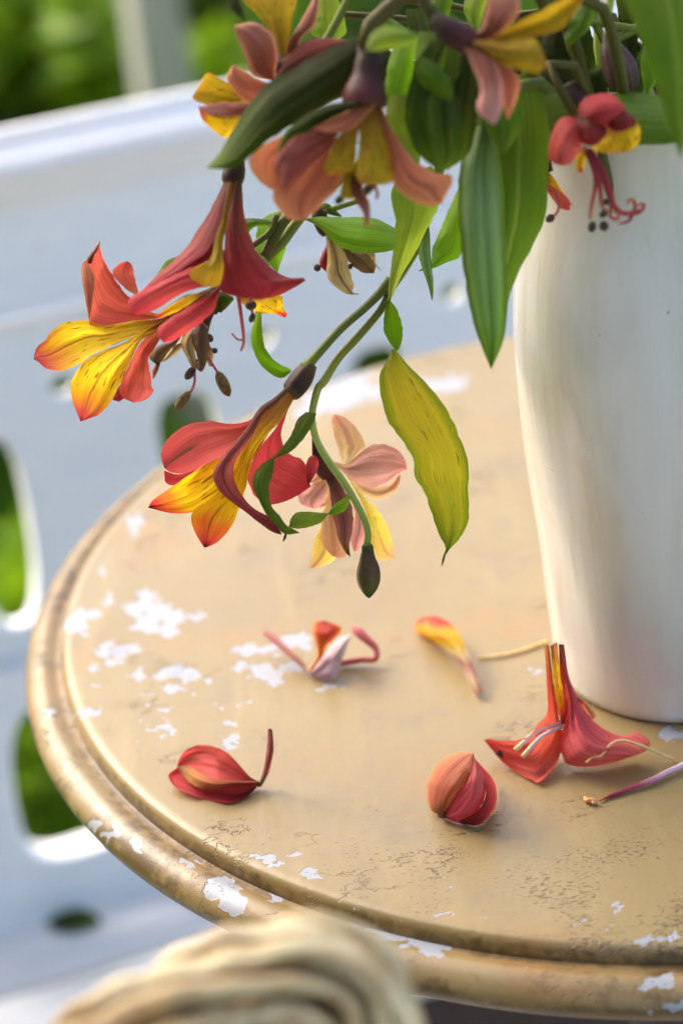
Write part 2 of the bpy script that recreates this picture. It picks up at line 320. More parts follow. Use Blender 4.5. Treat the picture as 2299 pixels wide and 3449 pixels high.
def shrub(name, label, cx, cy, rx, ry, h, n, mats, group=None, z0=GZ, big=1.):
    root = thing(name, label, name, (cx, cy, z0), group)
    cl = [(RNG.normal(0, .45)*rx, RNG.normal(0, .45)*ry, RNG.uniform(.25, .85)*h, RNG.uniform(.2, .4)) for _ in range(14 if big == 1 else 70)]
    V, Fc = [], []
    for i in range(n):
        q = cl[RNG.integers(len(cl))]; dv = RNG.normal(size=3); dv /= np.linalg.norm(dv); rr = RNG.uniform(.5, 1)**.5*q[3]
        p = np.array([q[0], q[1], q[2]])+dv*rr*np.array([rx, ry, h*.55]); p[2] = max(p[2], .02)
        t = RNG.normal(size=3); t /= np.linalg.norm(t); b = np.cross(t, dv+RNG.normal(size=3)*.4); b /= np.linalg.norm(b)+1e-9
        l, wd = RNG.uniform(.03, .06)*big, RNG.uniform(.012, .022)*big; k = len(V)
        V += [p-t*l, p+b*wd, p+t*l, p-b*wd]; Fc.append((k, k+1, k+2, k+3))
    mesh_obj('foliage', V, Fc, mats, root)
    st = []
    for q in cl[:7]: st.append(tube([(0, 0, 0), (q[0]*.4, q[1]*.4, q[2]*.5), (q[0], q[1], q[2])], [.012, .004], 6))
    Vs, Fs, U = merge(st); mesh_obj('branches', Vs, Fs, M['stem_brown'], root, U)
def foliage(name, c1, c2):
    s = NT(name); co = s.n('TexCoord').outputs['Object']; nz = s.noise(co, 3.5, 4); n2 = s.noise(co, 45., 2)
    c = s.mix(s.smooth(s.math('ADD', s.math('MULTIPLY', nz, .6), s.math('MULTIPLY', n2, .4)), .36, .64), c1, c2)
    s.set(s.b.inputs['Base Color'], c); s.b.inputs['Roughness'].default_value = .5
    tr = s.n('BsdfTranslucent', {0: c}); s.set(s.out.inputs[0], s.n('MixShader', {0: .3, 1: s.b.outputs[0], 2: tr.outputs[0]}).outputs[0]); return s.m
M['fol'] = foliage('foliage_mid', lin(62, 96, 14), lin(110, 146, 30))
M['fold'] = foliage('foliage_dark', lin(28, 54, 8), lin(60, 94, 16))
M['folb'] = foliage('foliage_bright', lin(104, 140, 6), lin(146, 180, 20))
shrub('shrub', 'low dark green shrub beyond the left end of the white bench', -.50, 1.85, .24, .28, .52, 2600, M['fold'])
shrub('shrub', 'bright green leafy shrub between dark shrub and grey post behind bench', -.27, 2.15, .16, .22, .58, 2400, M['folb'])
shrub('shrub', 'mid green shrub beside the grey post, right of it behind bench', .12, 2.1, .24, .25, .56, 2600, M['fol'])
shrub('shrub', 'tall mid green shrub at the back of the lawn', -.15, 3.4, .7, .4, .7, 3200, M['fol'])
shrub('shrub', 'pale green shrub far behind the blooms and vase', .95, 2.9, .5, .4, .6, 2600, M['folb'])
shrub('shrub', 'small bright green shrub seen through the bench openings', -.38, 1.0, .2, .16, .26, 1600, M['folb'])
shrub('shrub', 'small mid green shrub seen through bench opening beside the table', .12, 1.05, .22, .16, .26, 1600, M['fol'])
shrub('shade_screen', 'tall dark leafy screen, out of view, added to shade the left side of the vase', -1.5, -1.6, .5, 1.8, 3.2, 15000, M['fold'], big=2.6)  # unseen foliage mass, added to block light from the vase's left side
M['post'] = plain('weathered_post', lin(150, 152, 138), lin(170, 170, 156), 30, .8, (1, 1, .1), bump=.4, bdist=.003)
bm = bmesh.new(); bmesh.ops.create_cube(bm, size=1)
for v in bm.verts: v.co = (v.co.x*.066, v.co.y*.066, (v.co.z+.5)*1.05)
bmesh.ops.bevel(bm, geom=bm.edges[:], offset=.008, segments=2, affect='EDGES')
top = max(v.co.z for v in bm.verts)
for v in bm.verts:
    if v.co.z > top-.02: v.co.x *= .8; v.co.y *= .8
me = bpy.data.meshes.new('garden_post'); bm.to_mesh(me); bm.free(); me.materials.append(M['post'])
po = bpy.data.objects.new('garden_post', me); COL.objects.link(po); po.location = (-.155, 1.78, GZ); po.rotation_euler.z = .4
tag(po, 'weathered grey wooden post standing among the shrubs behind bench', 'post')

# ------------------------------------------------------------------ white garden bench
s = NT('bench_paint'); co = s.n('TexCoord').outputs['Object']
nz = s.noise(s.mapv(co, (1, 8, 8)), 9., 5); sp_ = s.noise(co, 90., 4)
c = s.mix(s.smooth(nz, .3, .75), lin(236, 238, 240), lin(244, 244, 244)); c = s.mix(s.smooth(sp_, .70, .74), c, lin(190, 188, 180))
s.set(s.b.inputs['Base Color'], c); s.b.inputs['Roughness'].default_value = .45; s.set(s.b.inputs['Normal'], s.bump(nz, .25, .002)); M['bench'] = s.m
BA = np.array([-.1866, .4814, .0394]); BE = np.array([.9546, .2979, 0]); BN = np.array([.2979, -.9546, 0])
LAM = math.radians(14); BD = np.array([0, 0, -1])*math.cos(LAM)+BN*math.sin(LAM); BF = np.cross(BD, BE); BF = BF if BF@BN > 0 else -BF
bench = thing('garden_bench', 'white painted garden bench with cut-out backrest behind the round table', 'bench', tuple(BA[:2]+BE[:2]*.25+BN[:2]*.2)+(GZ,))
BO = np.array(bench.location)
def panel(name, outer, holes, thick, front=0.):
    """flat board in the backrest plane with shaped openings and rounded arrises; coordinates along the bench and down the back"""
    cu = bpy.data.curves.new(name, 'CURVE'); cu.dimensions = '2D'; cu.fill_mode = 'BOTH'; cu.extrude = thick/2-.003; cu.bevel_depth = .003; cu.bevel_resolution = 2
    for P in [outer]+holes:
        sp = cu.splines.new('POLY'); sp.points.add(len(P)-1); sp.use_cyclic_u = True
        for q, p in zip(sp.points, P): q.co = (p[0], p[1], 0, 1)
    o = bpy.data.objects.new(name, cu); COL.objects.link(o)
    me = bpy.data.meshes.new_from_object(o.evaluated_get(bpy.context.evaluated_depsgraph_get())); bpy.data.objects.remove(o)
    for v in me.vertices:
        p = BA+BE*v.co.x+BD*v.co.y+BF*(v.co.z+front)-BO; v.co = p
    me.name = name; me.materials.clear(); me.materials.append(M['bench'])
    o = bpy.data.objects.new(name, me); COL.objects.link(o); o.parent = bench
    return o
def blob_hole(cx, t0, t1, w0, w1, n=40):
    P = []
    for i in range(n):
        a = 2*math.pi*i/n; k = .5+.5*math.sin(a); sgn = math.copysign(abs(math.cos(a))**.6, math.cos(a))
        P.append((cx+sgn*(w0*(1-k)+w1*k), t0+(t1-t0)*(.5+.5*math.copysign(abs(math.sin(a))**.75, math.sin(a)))))
    return P
X0, X1 = -.42, .98
cs = [-.056+.1355*i for i in range(-2, 8)]
holes = [blob_hole(x, .186, .315, .029, .018) for x in cs]
holes += [[(x+.066+  .013*math.cos(k*.7854)-.005, .166+.010*math.sin(k*.7854)) for k in range(8)] for x in cs[:-1]]
panel('backrest_panel', [(X0, .045), (X1, .045), (X1, .335), (X0, .335)], holes, .022)
panel('lower_panel', [(X0, .339), (X1, .339), (X1, .51), (X0, .51)], [blob_hole(x+.004, .362, .474, .030, .042) for x in cs], .036, .004)
def rbox(name, o, ax, sx, ay, sy, az, sz, bev=.006, parent=None, mat=None, rel=None, seg=3):
    bm = bmesh.new(); bmesh.ops.create_cube(bm, size=1)
    for v in bm.verts: v.co = Vector((v.co.x*sx, v.co.y*sy, v.co.z*sz))
    bmesh.ops.bevel(bm, geom=bm.edges[:], offset=bev, segments=seg, affect='EDGES')
    for v in bm.verts: v.co = Vector(np.asarray(o)+np.asarray(ax)*v.co.x+np.asarray(ay)*v.co.y+np.asarray(az)*v.co.z-np.asarray(rel))
    bmesh.ops.recalc_face_normals(bm, faces=bm.faces[:])
    me = bpy.data.meshes.new(name); bm.to_mesh(me); bm.free(); me.materials.append(mat)
    for p in me.polygons: p.use_smooth = True
    q = bpy.data.objects.new(name, me); COL.objects.link(q); q.parent = parent; return q
LX = X1-X0; MX = (X0+X1)/2
rbox('top_rail', BA+BE*MX+BD*.024+BF*.006, BE, LX+.06, BD, .05, BF, .05, .016, bench, M['bench'], BO, 5)
rbox('moulding', BA+BE*MX+BD*.118+BF*.012, BE, LX-.01, BD, .010, BF, .006, .002, bench, M['bench'], BO)
SZ = -.462
zax = np.array([0, 0, 1.])
for i in range(2):
    n0 = .125+.074*i
    rbox('seat_plank', BA*[1, 1, 0]+BE*MX+BN*(n0+.035)+zax*(SZ-.006*i), BE, LX, BN, .069, zax, .024, .005, bench, M['bench'], BO)
rbox('seat_apron', BA*[1, 1, 0]+BE*MX+BN*.256+zax*(SZ-.034), BE, LX-.05, BN, .02, zax, .026, .004, bench, M['bench'], BO)
for x in (X0+.03, X1-.03):
    rbox('leg', BA*[1, 1, 0]+BE*x+BN*.246+zax*((GZ+SZ-.012)/2), BE, .045, BN, .04, zax, SZ-.012-GZ, .005, bench, M['bench'], BO)
    rbox('leg', BA*[1, 1, 0]+BE*x+BN*.10+zax*((GZ+SZ)/2), BE, .045, BN, .045, zax, SZ-GZ, .005, bench, M['bench'], BO)

lp = onz(170*2299/1568, 2120*2299/1568, SZ+.0135); LF = []
for i in range(9):
    for j in range(5):
        u_, v_ = i/8, j/4*2-1; wv = .012*math.sin(math.pi*(.04+.92*u_))**.8
        LF.append(lp+np.array([(u_-.5)*.036+v_*wv*.25, v_*wv-(u_-.5)*.006, .001+.004*math.sin(math.pi*u_)*(1-.5*v_*v_)]))
bl = mesh_obj('seat_gap_stand_in', LF, [(i*5+j, i*5+j+1, i*5+j+6, i*5+j+5) for i in range(8) for j in range(4)], M['leaf_deep'], uv=[(j/4, i/8) for i in range(9) for j in range(5)], off=lp); bl.location = lp  # leaf-shaped piece made up in place of an opening in the seat
tag(bl, 'small leaf-shaped piece standing in for a green opening in the bench seat', 'leaf')
# ------------------------------------------------------------------ round table
TC = np.array([.1335, -.0787, 0.]); SEG = 960
k = 2299/1568
def chipfield(V, blobs):
    px = proj(V); f = np.full(len(V), -1.); qx, qy = V[:, 0]*1000, V[:, 1]*1000
    wx = np.sin(qx*.61+qy*.33)+np.sin(qy*.83-qx*.21+2)+.8*np.sin(qx*1.35+qy*1.1+1)+.7*np.sin(qx*2.3-qy*1.9)
    wy = np.sin(qy*.57-qx*.41+1)+np.sin(qx*.77+qy*.29+4)+.8*np.sin(qy*1.45-qx*1.2)+.7*np.sin(qy*2.1+qx*2.2)
    px = px+np.stack([wx*9., wy*6.], 1)
    for b in blobs:
        x, y, rx = b[:3]; ry = b[3] if len(b) > 3 else rx*.62; a = math.radians(b[4]) if len(b) > 4 else 0
        dx, dy = px[:, 0]-x*k, px[:, 1]-y*k; ex, ey = dx*math.cos(a)+dy*math.sin(a), -dx*math.sin(a)+dy*math.cos(a)
        f = np.maximum(f, 1-np.sqrt((ex/(rx*k))**2+(ey/(ry*k))**2))
    return np.maximum(f, -1)
def Z1(l): return [(x*.4057, 1023+y*.4057, r*.4057*1.15, (q or r*.75)*.4057) for x, y, r, q in l]
CH = Z1([(480, 960, 75, 45), (430, 1030, 50, 55), (760, 920, 75, 50), (840, 860, 55, 50), (900, 940, 95, 55), (980, 970, 70, 50), (820, 1020, 95, 50), (930, 1040, 90, 40),
    (1090, 970, 60, 30), (650, 1160, 75, 55), (730, 1150, 60, 40), (640, 1225, 34, 34), (775, 1300, 36, 40), (1000, 1290, 75, 34), (1065, 1290, 66, 50), (980, 1380, 42, 34), (1075, 1390, 26, 20), (900, 1310, 34, 22),
    (1175, 1330, 26, 20), (505, 1515, 44, 34), (560, 1500, 40, 30), (830, 1475, 36, 20), (940, 1490, 36, 30), (930, 1530, 22, 30), (935, 1590, 50, 38), (960, 1625, 32, 26), (812, 1560, 14, 36), (840, 1595, 24, 12),
    (765, 1690, 24, 30), (1295, 1570, 42, 36), (1365, 1475, 32, 18), (1295, 1680, 60, 46), (615, 870, 24, 34), (440, 1340, 44, 14), (545, 1355, 24, 14), (530, 1265, 24, 18), (1470, 1280, 66, 50), (1345, 1250, 30, 20), (825, 1405, 20, 16),
    (670, 1365, 20, 12), (735, 1370, 20, 12), (1420, 1160, 90, 40), (750, 470, 30, 80), (780, 410, 30, 40), (570, 700, 40, 30), (1240, 1475, 20, 10)])
def J_(l): return [((840+x/2)/k, (2040+y/2)/k, r/2/k, q/2/k) for x, y, r, q in l]
CH += J_([(100, 460, 130, 50), (180, 500, 30, 50), (300, 250, 150, 60), (60, 300, 110, 50), (540, 545, 70, 24), (300, 400, 90, 40), (200, 340, 60, 30), (600, 520, 30, 18)])
CH += [(790, 905, 120, 42, -14), (960, 890, 60, 30, -10), (700, 950, 40, 20), (1037, 882, 46, 24), (610, 1975, 44, 9, 22), (612, 1972, 30, 10, 22), (706, 2006, 30, 11, 20), (683, 1961, 20, 7, 5), (1015, 2100, 40, 8, 10), (1098, 2113, 26, 6, -6), (812, 2078, 8, 7), (880, 2093, 4, 4),
       (1416, 2088, 9, 12), (1330, 2118, 32, 6, -4), (1388, 2132, 10, 5), (1515, 2156, 50, 8, 2), (1476, 2160, 30, 8), (1044, 2047, 16, 4, 3), (1542, 1688, 42, 20), (1232, 1542, 20, 6), (655, 1690, 8, 4), (475, 1935, 6, 3), (1555, 2140, 10, 6), (1560, 2110, 8, 4)]
RIMCH = [(510, 2045, 46, 34, 20), (540, 2075, 30, 26, 30), (545, 2100, 22, 12), (638, 2062, 30, 17, -8), (880, 2140, 80, 30, 14), (960, 2155, 70, 30, 12), (1010, 2170, 30, 30), (268, 1905, 14, 30, -8), (312, 1935, 12, 20), (330, 1948, 10, 14), (212, 1890, 12, 20), (240, 1922, 8, 12),
         (1500, 2262, 40, 18, -14), (1530, 2250, 20, 10), (1555, 2310, 30, 12), (1210, 2165+60, 7, 4), (1480, 2320, 26, 10), (430, 1980, 30, 10, 30), (112, 1640, 8, 18)]
def lathe(prof, seg, C):
    a = np.linspace(0, 2*np.pi, seg, endpoint=False); V = []
    for r, z in prof: V.append(np.stack([C[0]+r*np.cos(a), C[1]+r*np.sin(a), np.full(seg, C[2]+z)], 1))
    V = np.vstack(V); n = len(prof); j = np.arange(seg); j2 = (j+1) % seg
    Fc = np.vstack([np.stack([i*seg+j, i*seg+j2, (i+1)*seg+j2, (i+1)*seg+j], 1)[:, ::-1] for i in range(n-1)])
    return V, Fc
def curve2(P, n): return [tuple(q) for q in catmull(np.array(P)*1000, n)/1000]
s = NT('table_paint'); co = s.n('TexCoord').outputs['Object']
chip = s.n('Attribute', attribute_name='chip').outputs['Fac']; spk = s.n('Attribute', attribute_name='speck').outputs['Fac']; grm = s.n('Attribute', attribute_name='grime').outputs['Fac']
n1 = s.noise(co, 7., 6, .6); n2 = s.noise(co, 130., 5, .65); n3 = s.noise(s.mapv(co, (1, 2.4, 1), rot=(0, 0, .25)), 420., 3, .6); n4 = s.noise(co, 34., 6, .65)
n5 = s.noise(s.mapv(co, (60, 9, 20), rot=(0, 0, .2)), 1., 5, .6)
base = s.mix(s.smooth(n1, .3, .7), lin(135, 115, 73), lin(145, 126, 83))
base = s.mix(s.math('MULTIPLY', s.smooth(n4, .5, .72), .55), base, lin(128, 110, 82))
base = s.mix(s.math('MULTIPLY', s.smooth(n5, .52, .75), .4), base, lin(164, 143, 96))
base = s.mix(s.math('MULTIPLY', s.smooth(s.noise(s.mapv(co, loc=(3, 1, 0)), 16., 6, .65), .54, .72), .5), base, lin(156, 116, 66))
base = s.mix(s.math('MULTIPLY', s.smooth(s.noise(s.mapv(co, (1, 2.2, 1), loc=(9, 4, 0)), 11., 6, .7), .57, .74), .5), base, lin(112, 100, 80))
# fine brown pits and specks, denser where the speck field is high
cl_ = s.smooth(s.noise(s.mapv(co, loc=(1, 5, 0)), 26., 4), .42, .66)
sk = s.smooth(s.math('ADD', s.math('ADD', n3, s.math('MULTIPLY', spk, .06)), s.math('MULTIPLY', s.math('MULTIPLY', cl_, .15), s.math('ADD', spk, .25))), .70, .77)
base = s.mix(s.math('MULTIPLY', sk, .8), base, lin(92, 70, 36))
# short ragged cracks where the paint lifts
def ridge(sc, loc, w):
    r = s.noise(s.mapv(co, (1, 1.9, 1), loc=loc, rot=(0, 0, -.25)), sc, 5, .62)
    return s.math('SUBTRACT', 1., s.smooth(s.math('ABSOLUTE', s.math('SUBTRACT', r, .5)), 0., w))
ckm = s.smooth(s.math('ADD', s.noise(s.mapv(co, loc=(7, 0, 0)), 21., 4), s.math('MULTIPLY', spk, .11)), .56, .64)
ck = s.math('MULTIPLY', s.math('MAXIMUM', ridge(15., (2, 3, 0), .006), ridge(27., (8, 1, 0), .007)), ckm)
base = s.mix(s.math('MULTIPLY', ck, .75), base, lin(96, 70, 34))
# grime (rim, groove)
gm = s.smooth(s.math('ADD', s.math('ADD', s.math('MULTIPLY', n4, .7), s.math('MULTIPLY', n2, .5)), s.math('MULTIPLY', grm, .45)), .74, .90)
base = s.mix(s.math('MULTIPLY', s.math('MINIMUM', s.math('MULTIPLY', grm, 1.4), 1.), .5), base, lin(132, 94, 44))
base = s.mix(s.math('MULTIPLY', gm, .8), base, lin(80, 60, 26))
cf = s.math('ADD', chip, s.math('MULTIPLY', s.math('SUBTRACT', s.math('ADD', s.math('MULTIPLY', s.noise(co, 62., 6, .62), .65), s.math('MULTIPLY', n2, .35)), .5), 3.6))
cm = s.math('MULTIPLY', s.smooth(cf, .08, .2), s.smooth(chip, -.7, -.3))
edge = s.math('MULTIPLY', s.smooth(cf, .0, .12), s.math('SUBTRACT', 1., cm))
base = s.mix(s.math('MULTIPLY', edge, .35), base, lin(150, 116, 70))
cw = s.mix(s.smooth(n3, .60, .72), lin(154, 157, 164), lin(116, 112, 106))
col = s.mix(cm, base, cw)
s.set(s.b.inputs['Base Color'], col)
s.set(s.b.inputs['Roughness'], s.math('ADD', .28, s.math('MULTIPLY', n2, .25)))
s.b.inputs['Specular IOR Level'].default_value = .55
hgt = s.math('SUBTRACT', s.math('SUBTRACT', s.math('SUBTRACT', s.math('ADD', s.math('MULTIPLY', n2, .35), s.math('MULTIPLY', n5, .4)), s.math('MULTIPLY', cm, .5)), s.math('MULTIPLY', sk, .35)), s.math('MULTIPLY', ck, .7))
s.set(s.b.inputs['Normal'], s.bump(hgt, .55, .0011)); M['table'] = s.m
table = thing('round_table', 'round wooden table with flaking cream yellow paint and moulded rim', 'table', (TC[0], TC[1], GZ)); TO = np.array(table.location)
prof = [(r, 0.) for r in np.r_[np.linspace(.0005, .06, 12), np.linspace(.062, .2535, 130)]]+curve2([(.2540, -.0001), (.2558, -.0007), (.2572, -.0022), (.2580, -.0042), (.2586, -.0060)], 14)+[(.2580, -.02)]
V, Fc = lathe(prof, SEG, TC)
px = proj(V); rr = np.linalg.norm(V[:, :2]-TC[:2], axis=1)
sp_ = np.clip((px[:, 1]/k-1750)/350, 0, 1)*np.clip((px[:, 0]/k-500)/700, .25, 1)
sp_ = np.maximum(sp_, .55*np.exp(-((px[:, 0]/k-1530)/120)**2-((px[:, 1]/k-1880)/60)**2)*2)
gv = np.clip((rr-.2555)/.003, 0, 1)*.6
mesh_obj('tabletop', V, Fc, M['table'], table, off=TO, attrs=dict(chip=chipfield(V, CH), speck=sp_, grime=gv))
prof = [(.2570, -.024)]+curve2([(.2572, -.0064), (.2590, -.0070), (.2612, -.0071), (.2632, -.0064), (.2662, -.0058), (.2694, -.0068), (.2722, -.0088), (.2743, -.0116), (.2748, -.0146), (.2736, -.0178), (.2708, -.0200), (.2666, -.0208)], 44)+[(.24, -.0210), (.0005, -.0210)]
V, Fc = lathe(prof, SEG, TC); px = proj(V); zr = V[:, 2]; rr = np.linalg.norm(V[:, :2]-TC[:2], axis=1)
ang = np.arctan2(V[:, 1]-TC[1], V[:, 0]-TC[0])
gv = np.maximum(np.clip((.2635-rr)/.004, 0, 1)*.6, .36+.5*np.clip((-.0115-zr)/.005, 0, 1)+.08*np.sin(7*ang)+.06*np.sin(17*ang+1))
mesh_obj('rim', V, Fc, M['table'], table, off=TO, attrs=dict(chip=chipfield(V, RIMCH), speck=np.full(len(V), .5), grime=gv))
M['iron'] = plain('dark_iron', lin(34, 33, 38), lin(52, 50, 54), 60, .6)
prof = [(.0005, GZ+.012), (.03, GZ+.03)]+curve2([(.16, GZ), (.165, GZ+.012), (.10, GZ+.03), (.035, GZ+.06), (.024, GZ+.12), (.024, -.5), (.034, -.42), (.024, -.36), (.026, -.16), (.05, -.09), (.09, -.045), (.11, -.0211)], 60)
V, Fc = lathe(prof[2:], 48, TC); mesh_obj('pedestal', V, Fc, M['iron'], table, off=TO)

# ------------------------------------------------------------------ vase
VC = np.array([.1285, -.1545, 0.]); VH = .238
s = NT('vase_glaze'); co = s.n('TexCoord').outputs['Object']
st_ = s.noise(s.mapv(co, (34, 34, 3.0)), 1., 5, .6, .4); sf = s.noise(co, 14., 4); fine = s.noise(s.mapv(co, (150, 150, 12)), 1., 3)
c = s.mix(s.smooth(st_, .3, .72), lin(228, 226, 221), lin(210, 202, 188)); c = s.mix(s.math('MULTIPLY', s.smooth(s.noise(s.mapv(co, (16, 16, 4.5)), 1., 4, .6), .44, .66), .42), c, lin(184, 162, 122))  # beige streaks and patches also put the vase's brown shade into the glaze
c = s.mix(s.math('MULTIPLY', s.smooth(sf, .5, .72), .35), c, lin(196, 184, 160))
pit = s.smooth(s.noise(co, 260., 2), .73, .77); c = s.mix(s.math('MULTIPLY', pit, .5), c, lin(120, 104, 80))
hair = s.n('TexVoronoi', {'Vector': s.mapv(dw if False else co, (22, 22, 9)), 'Scale': 1.}, feature='DISTANCE_TO_EDGE').outputs[0]
hm = s.math('MULTIPLY', s.math('SUBTRACT', 1., s.smooth(hair, .002, .007)), s.smooth(s.noise(co, 11., 2), .56, .66))
c = s.mix(s.math('MULTIPLY', hm, .35), c, lin(150, 140, 126))
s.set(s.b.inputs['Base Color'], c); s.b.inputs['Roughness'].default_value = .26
s.b.inputs['Coat Weight'].default_value = .35; s.b.inputs['Coat Roughness'].default_value = .12
s.set(s.b.inputs['Normal'], s.bump(s.math('ADD', s.math('MULTIPLY', st_, .8), s.math('MULTIPLY', fine, .15)), .5, .0022)); M['vase'] = s.m
vase = thing('vase', 'tall off-white handmade ceramic vase standing on the round table', 'vase', tuple(VC))
edge_px = np.array([(1921, 2400), (1905, 2340), (1890, 2290), (1862, 2140), (1840, 2020), (1818, 1830), (1780, 1610), (1745, 1390), (1722, 1170), (1714, 1020), (1722, 900), (1745, 740), (1768, 600), (1776, 480)], float)
aa = np.linspace(0, 2*np.pi, 360)
def fit_r(z):
    lo, hi = .03, .10
    for _ in range(26):
        r = (lo+hi)/2; q = proj(np.stack([VC[0]+r*np.cos(aa), VC[1]+r*np.sin(aa), np.full(360, z)], 1)); i = q[:, 0].argmin()
        tx = np.interp(q[i, 1], edge_px[::-1, 1], edge_px[::-1, 0])
        if q[i, 0] > tx: lo = r
        else: hi = r
    return r
zs = np.linspace(.012, VH, 40); rs = np.array([fit_r(z) for z in zs]); rs = np.convolve(np.pad(rs, 2, 'edge'), np.ones(5)/5, 'valid')
outer = [(.0005, .003), (rs[0]*.86, .003), (rs[0]*.93, .0002), (rs[0]*.965, .0012), (rs[0]*.985, .005)]+[(r, z) for z, r in zip(zs, rs)]
lip = [(rs[-1]-.0006, VH+.0022), (rs[-1]-.0025, VH+.0032), (rs[-1]-.0044, VH+.0022), (rs[-1]-.005, VH)]
inner = [(max(.01, r-.005), z) for z, r in list(zip(zs, rs))[::-1]]+[(.0005, .012)]
V, Fc = lathe(outer+lip, 180, VC)
def wobble(V):
    a = np.arctan2(V[:, 1]-VC[1], V[:, 0]-VC[0]); z = V[:, 2]
    f = 1+.012*np.sin(3*a+18*z)*np.clip(z/.04, 0, 1)+.008*np.sin(5*a-30*z+1)*np.clip(z/.04, 0, 1)+.004*np.sin(11*a+60*z)*np.clip(z/.04, 0, 1)
    V = V.copy(); V[:, :2] = VC[:2]+(V[:, :2]-VC[:2])*f[:, None]; return V
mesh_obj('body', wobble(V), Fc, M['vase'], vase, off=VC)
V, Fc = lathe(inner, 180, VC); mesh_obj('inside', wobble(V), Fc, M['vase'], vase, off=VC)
MOUTH = VC+np.array([0, 0, VH])

# ------------------------------------------------------------------ flowers in the vase
FOC = .862
class Spray:
    def __init__(s, label, loc=None, group='cut flower stems in the vase'):
        s.o = tuple(VC+np.array([0, 0, .014])) if loc is None else tuple(loc); s.r = thing('flower_stem', label, 'flower', s.o, group)
    def tube(s, name, P, rad, mat, parent=None, **kw):
        V, Fc, U = tube(P, rad, **kw); return mesh_obj(name, V, Fc, mat, parent or s.r, U, off=s.o)
    def petal(s, fr, L, R, d, mat, parent=None, name='petal', **kw):
        V, Fc, U = loft(fr, L, R, d, **kw); return mesh_obj(name, V, Fc, M[mat], parent or s.r, U, off=s.o)
    def leaf(s, *a, **kw): kw.setdefault('bulge', 3); kw.setdefault('wrinkle', .6); return s.petal(*a, name='leaf', **kw)
    def stamen(s, P, rad, mat, parent, an=None, arad=.0015, amat='anther_dk'):
        V, Fc, U = tube(P, rad, 8); o = mesh_obj('stamen', V, Fc, M[mat], parent, U, off=s.o)
        if an is not None: s.anther(an, arad, amat, parent)
        return o
    def anther(s, P, r, mat, parent):
        V, Fc, U = tube(P, [r*.25, r*.85, r, r*.85, r*.25] if len(P) == 2 else r, 10, 14)
        if len(P) == 2:
            a, b = np.array(P[0]), np.array(P[1]); tt = np.linspace(0, 1, 9); V, Fc, U = tube([a+(b-a)*t for t in tt], r*np.sqrt(np.maximum(.02, 1-(2*tt-1)**2)), 12, 17)
        return mesh_obj('anther', V, Fc, M[mat], parent, U, off=s.o)
    def main(s, pts, rad=(.0026, .0022), mat='stem', bottom=None, name='stem'):
        rad = np.array(rad)*.8
        b = VC+np.array(bottom if bottom is not None else (RNG.uniform(-.012, .012), RNG.uniform(-.012, .012), .016))
        return s.tube(name, [b]+[np.asarray(p) for p in pts], rad, M[mat], n=10)
def mouth(dx, dy, dz=.0): return MOUTH+np.array([dx, dy, dz])

# --- stem with the drooping red/yellow bloom, the pale bloom and the bud
S = Spray('drooping flower stem with red and yellow bloom, pale pink bloom and hanging closed bud')
dA = FOC
node = pth('E', [(1005, 700)], dA)[0]
S.main([mouth(-.035, -.02, -.01), at(1680, 330, .80), at(1500, 520, .825), *pth('E', [(1190, 420), (1060, 600)], dA), node], [.0026, .0024, .0024, .0022, .002])
S.tube('stem', pth('E', [(1030, 600, 1), (960, 690), (850, 800), (700, 930), (580, 1060), (500, 1150), (455, 1200)], dA), [.0018, .0017, .0015, .0015, .0016, .0018, .0026], M['stem'], n=12)
S.tube('stem', pth('E', [(1010, 720), (985, 770, -2), (930, 850, -2), (800, 1000, -2), (680, 1130, -2), (580, 1290)], dA)+pth('C', [(180, 260), (145, 400), (142, 480), (170, 600), (240, 730), (340, 870), (410, 980), (480, 1110), (515, 1220), (512, 1310)], dA), [.0015, .0014, .0014, .0015, .0015, .0015, .0014, .0013, .0013, .0013, .0014, .0014, .0013, .0012, .0012, .0014], M['stem_pale'], n=12)
bud = S.tube('bud', pth('C', [(512, 1295), (513, 1320), (515, 1350), (515, 1400), (520, 1470), (521, 1540), (522, 1600), (523, 1645), (525, 1668)], dA), np.array([22, 38, 40, 52, 74, 78, 60, 30, 6])/2/FPX*dA, M['bud'], n=36, ridge=.07, ridges=6)
S.leaf('E', [(1000, 735), (985, 850), (985, 950), (1030, 1040), (1068, 1082)], [(1020, 735), (1080, 820), (1110, 950), (1100, 1040), (1075, 1085)], dA, 'leaf_bright', bulge=-2, z=(0, 3))
S.leaf('C', [(676, -8), (650, 60), (605, 140), (592, 220), (605, 330), (650, 470), (740, 600), (820, 730), (830, 850), (900, 960), (960, 1140), (1000, 1250), (1040, 1330), (1015, 1400), (1012, 1455)],
       [(698, -8), (780, 90), (900, 210), (1000, 330), (1090, 480), (1160, 650), (1195, 780), (1193, 900), (1195, 1040), (1190, 1150), (1140, 1260), (1050, 1360), (1030, 1420), (1014, 1457)], dA, 'leaf_yellow', bulge=2.5, zl=(0, 4, 6, 2, 0), zr=(0, -4, -6, -2, 3), nu=40, nv=15, ruf=.8, crease=.6)
S.leaf('B', [(1100, 375), (1040, 430), (1000, 530), (940, 610), (882, 682)], [(1170, 385), (1140, 470), (1080, 560), (1000, 640), (890, 690)], dA, 'leaf', bulge=2, z=(2, 9))
S.leaf('B', [(884, 676), (800, 730), (750, 800), (745, 880), (780, 960), (830, 1060), (900, 1140), (960, 1200), (1055, 1190)], [(888, 676), (880, 780), (850, 900), (870, 1010), (920, 1070), (970, 1140), (1020, 1165), (1056, 1188)], dA, 'leaf', bulge=2, zl=(9, 14, 12, 8), zr=(9, 10, 9, 7))
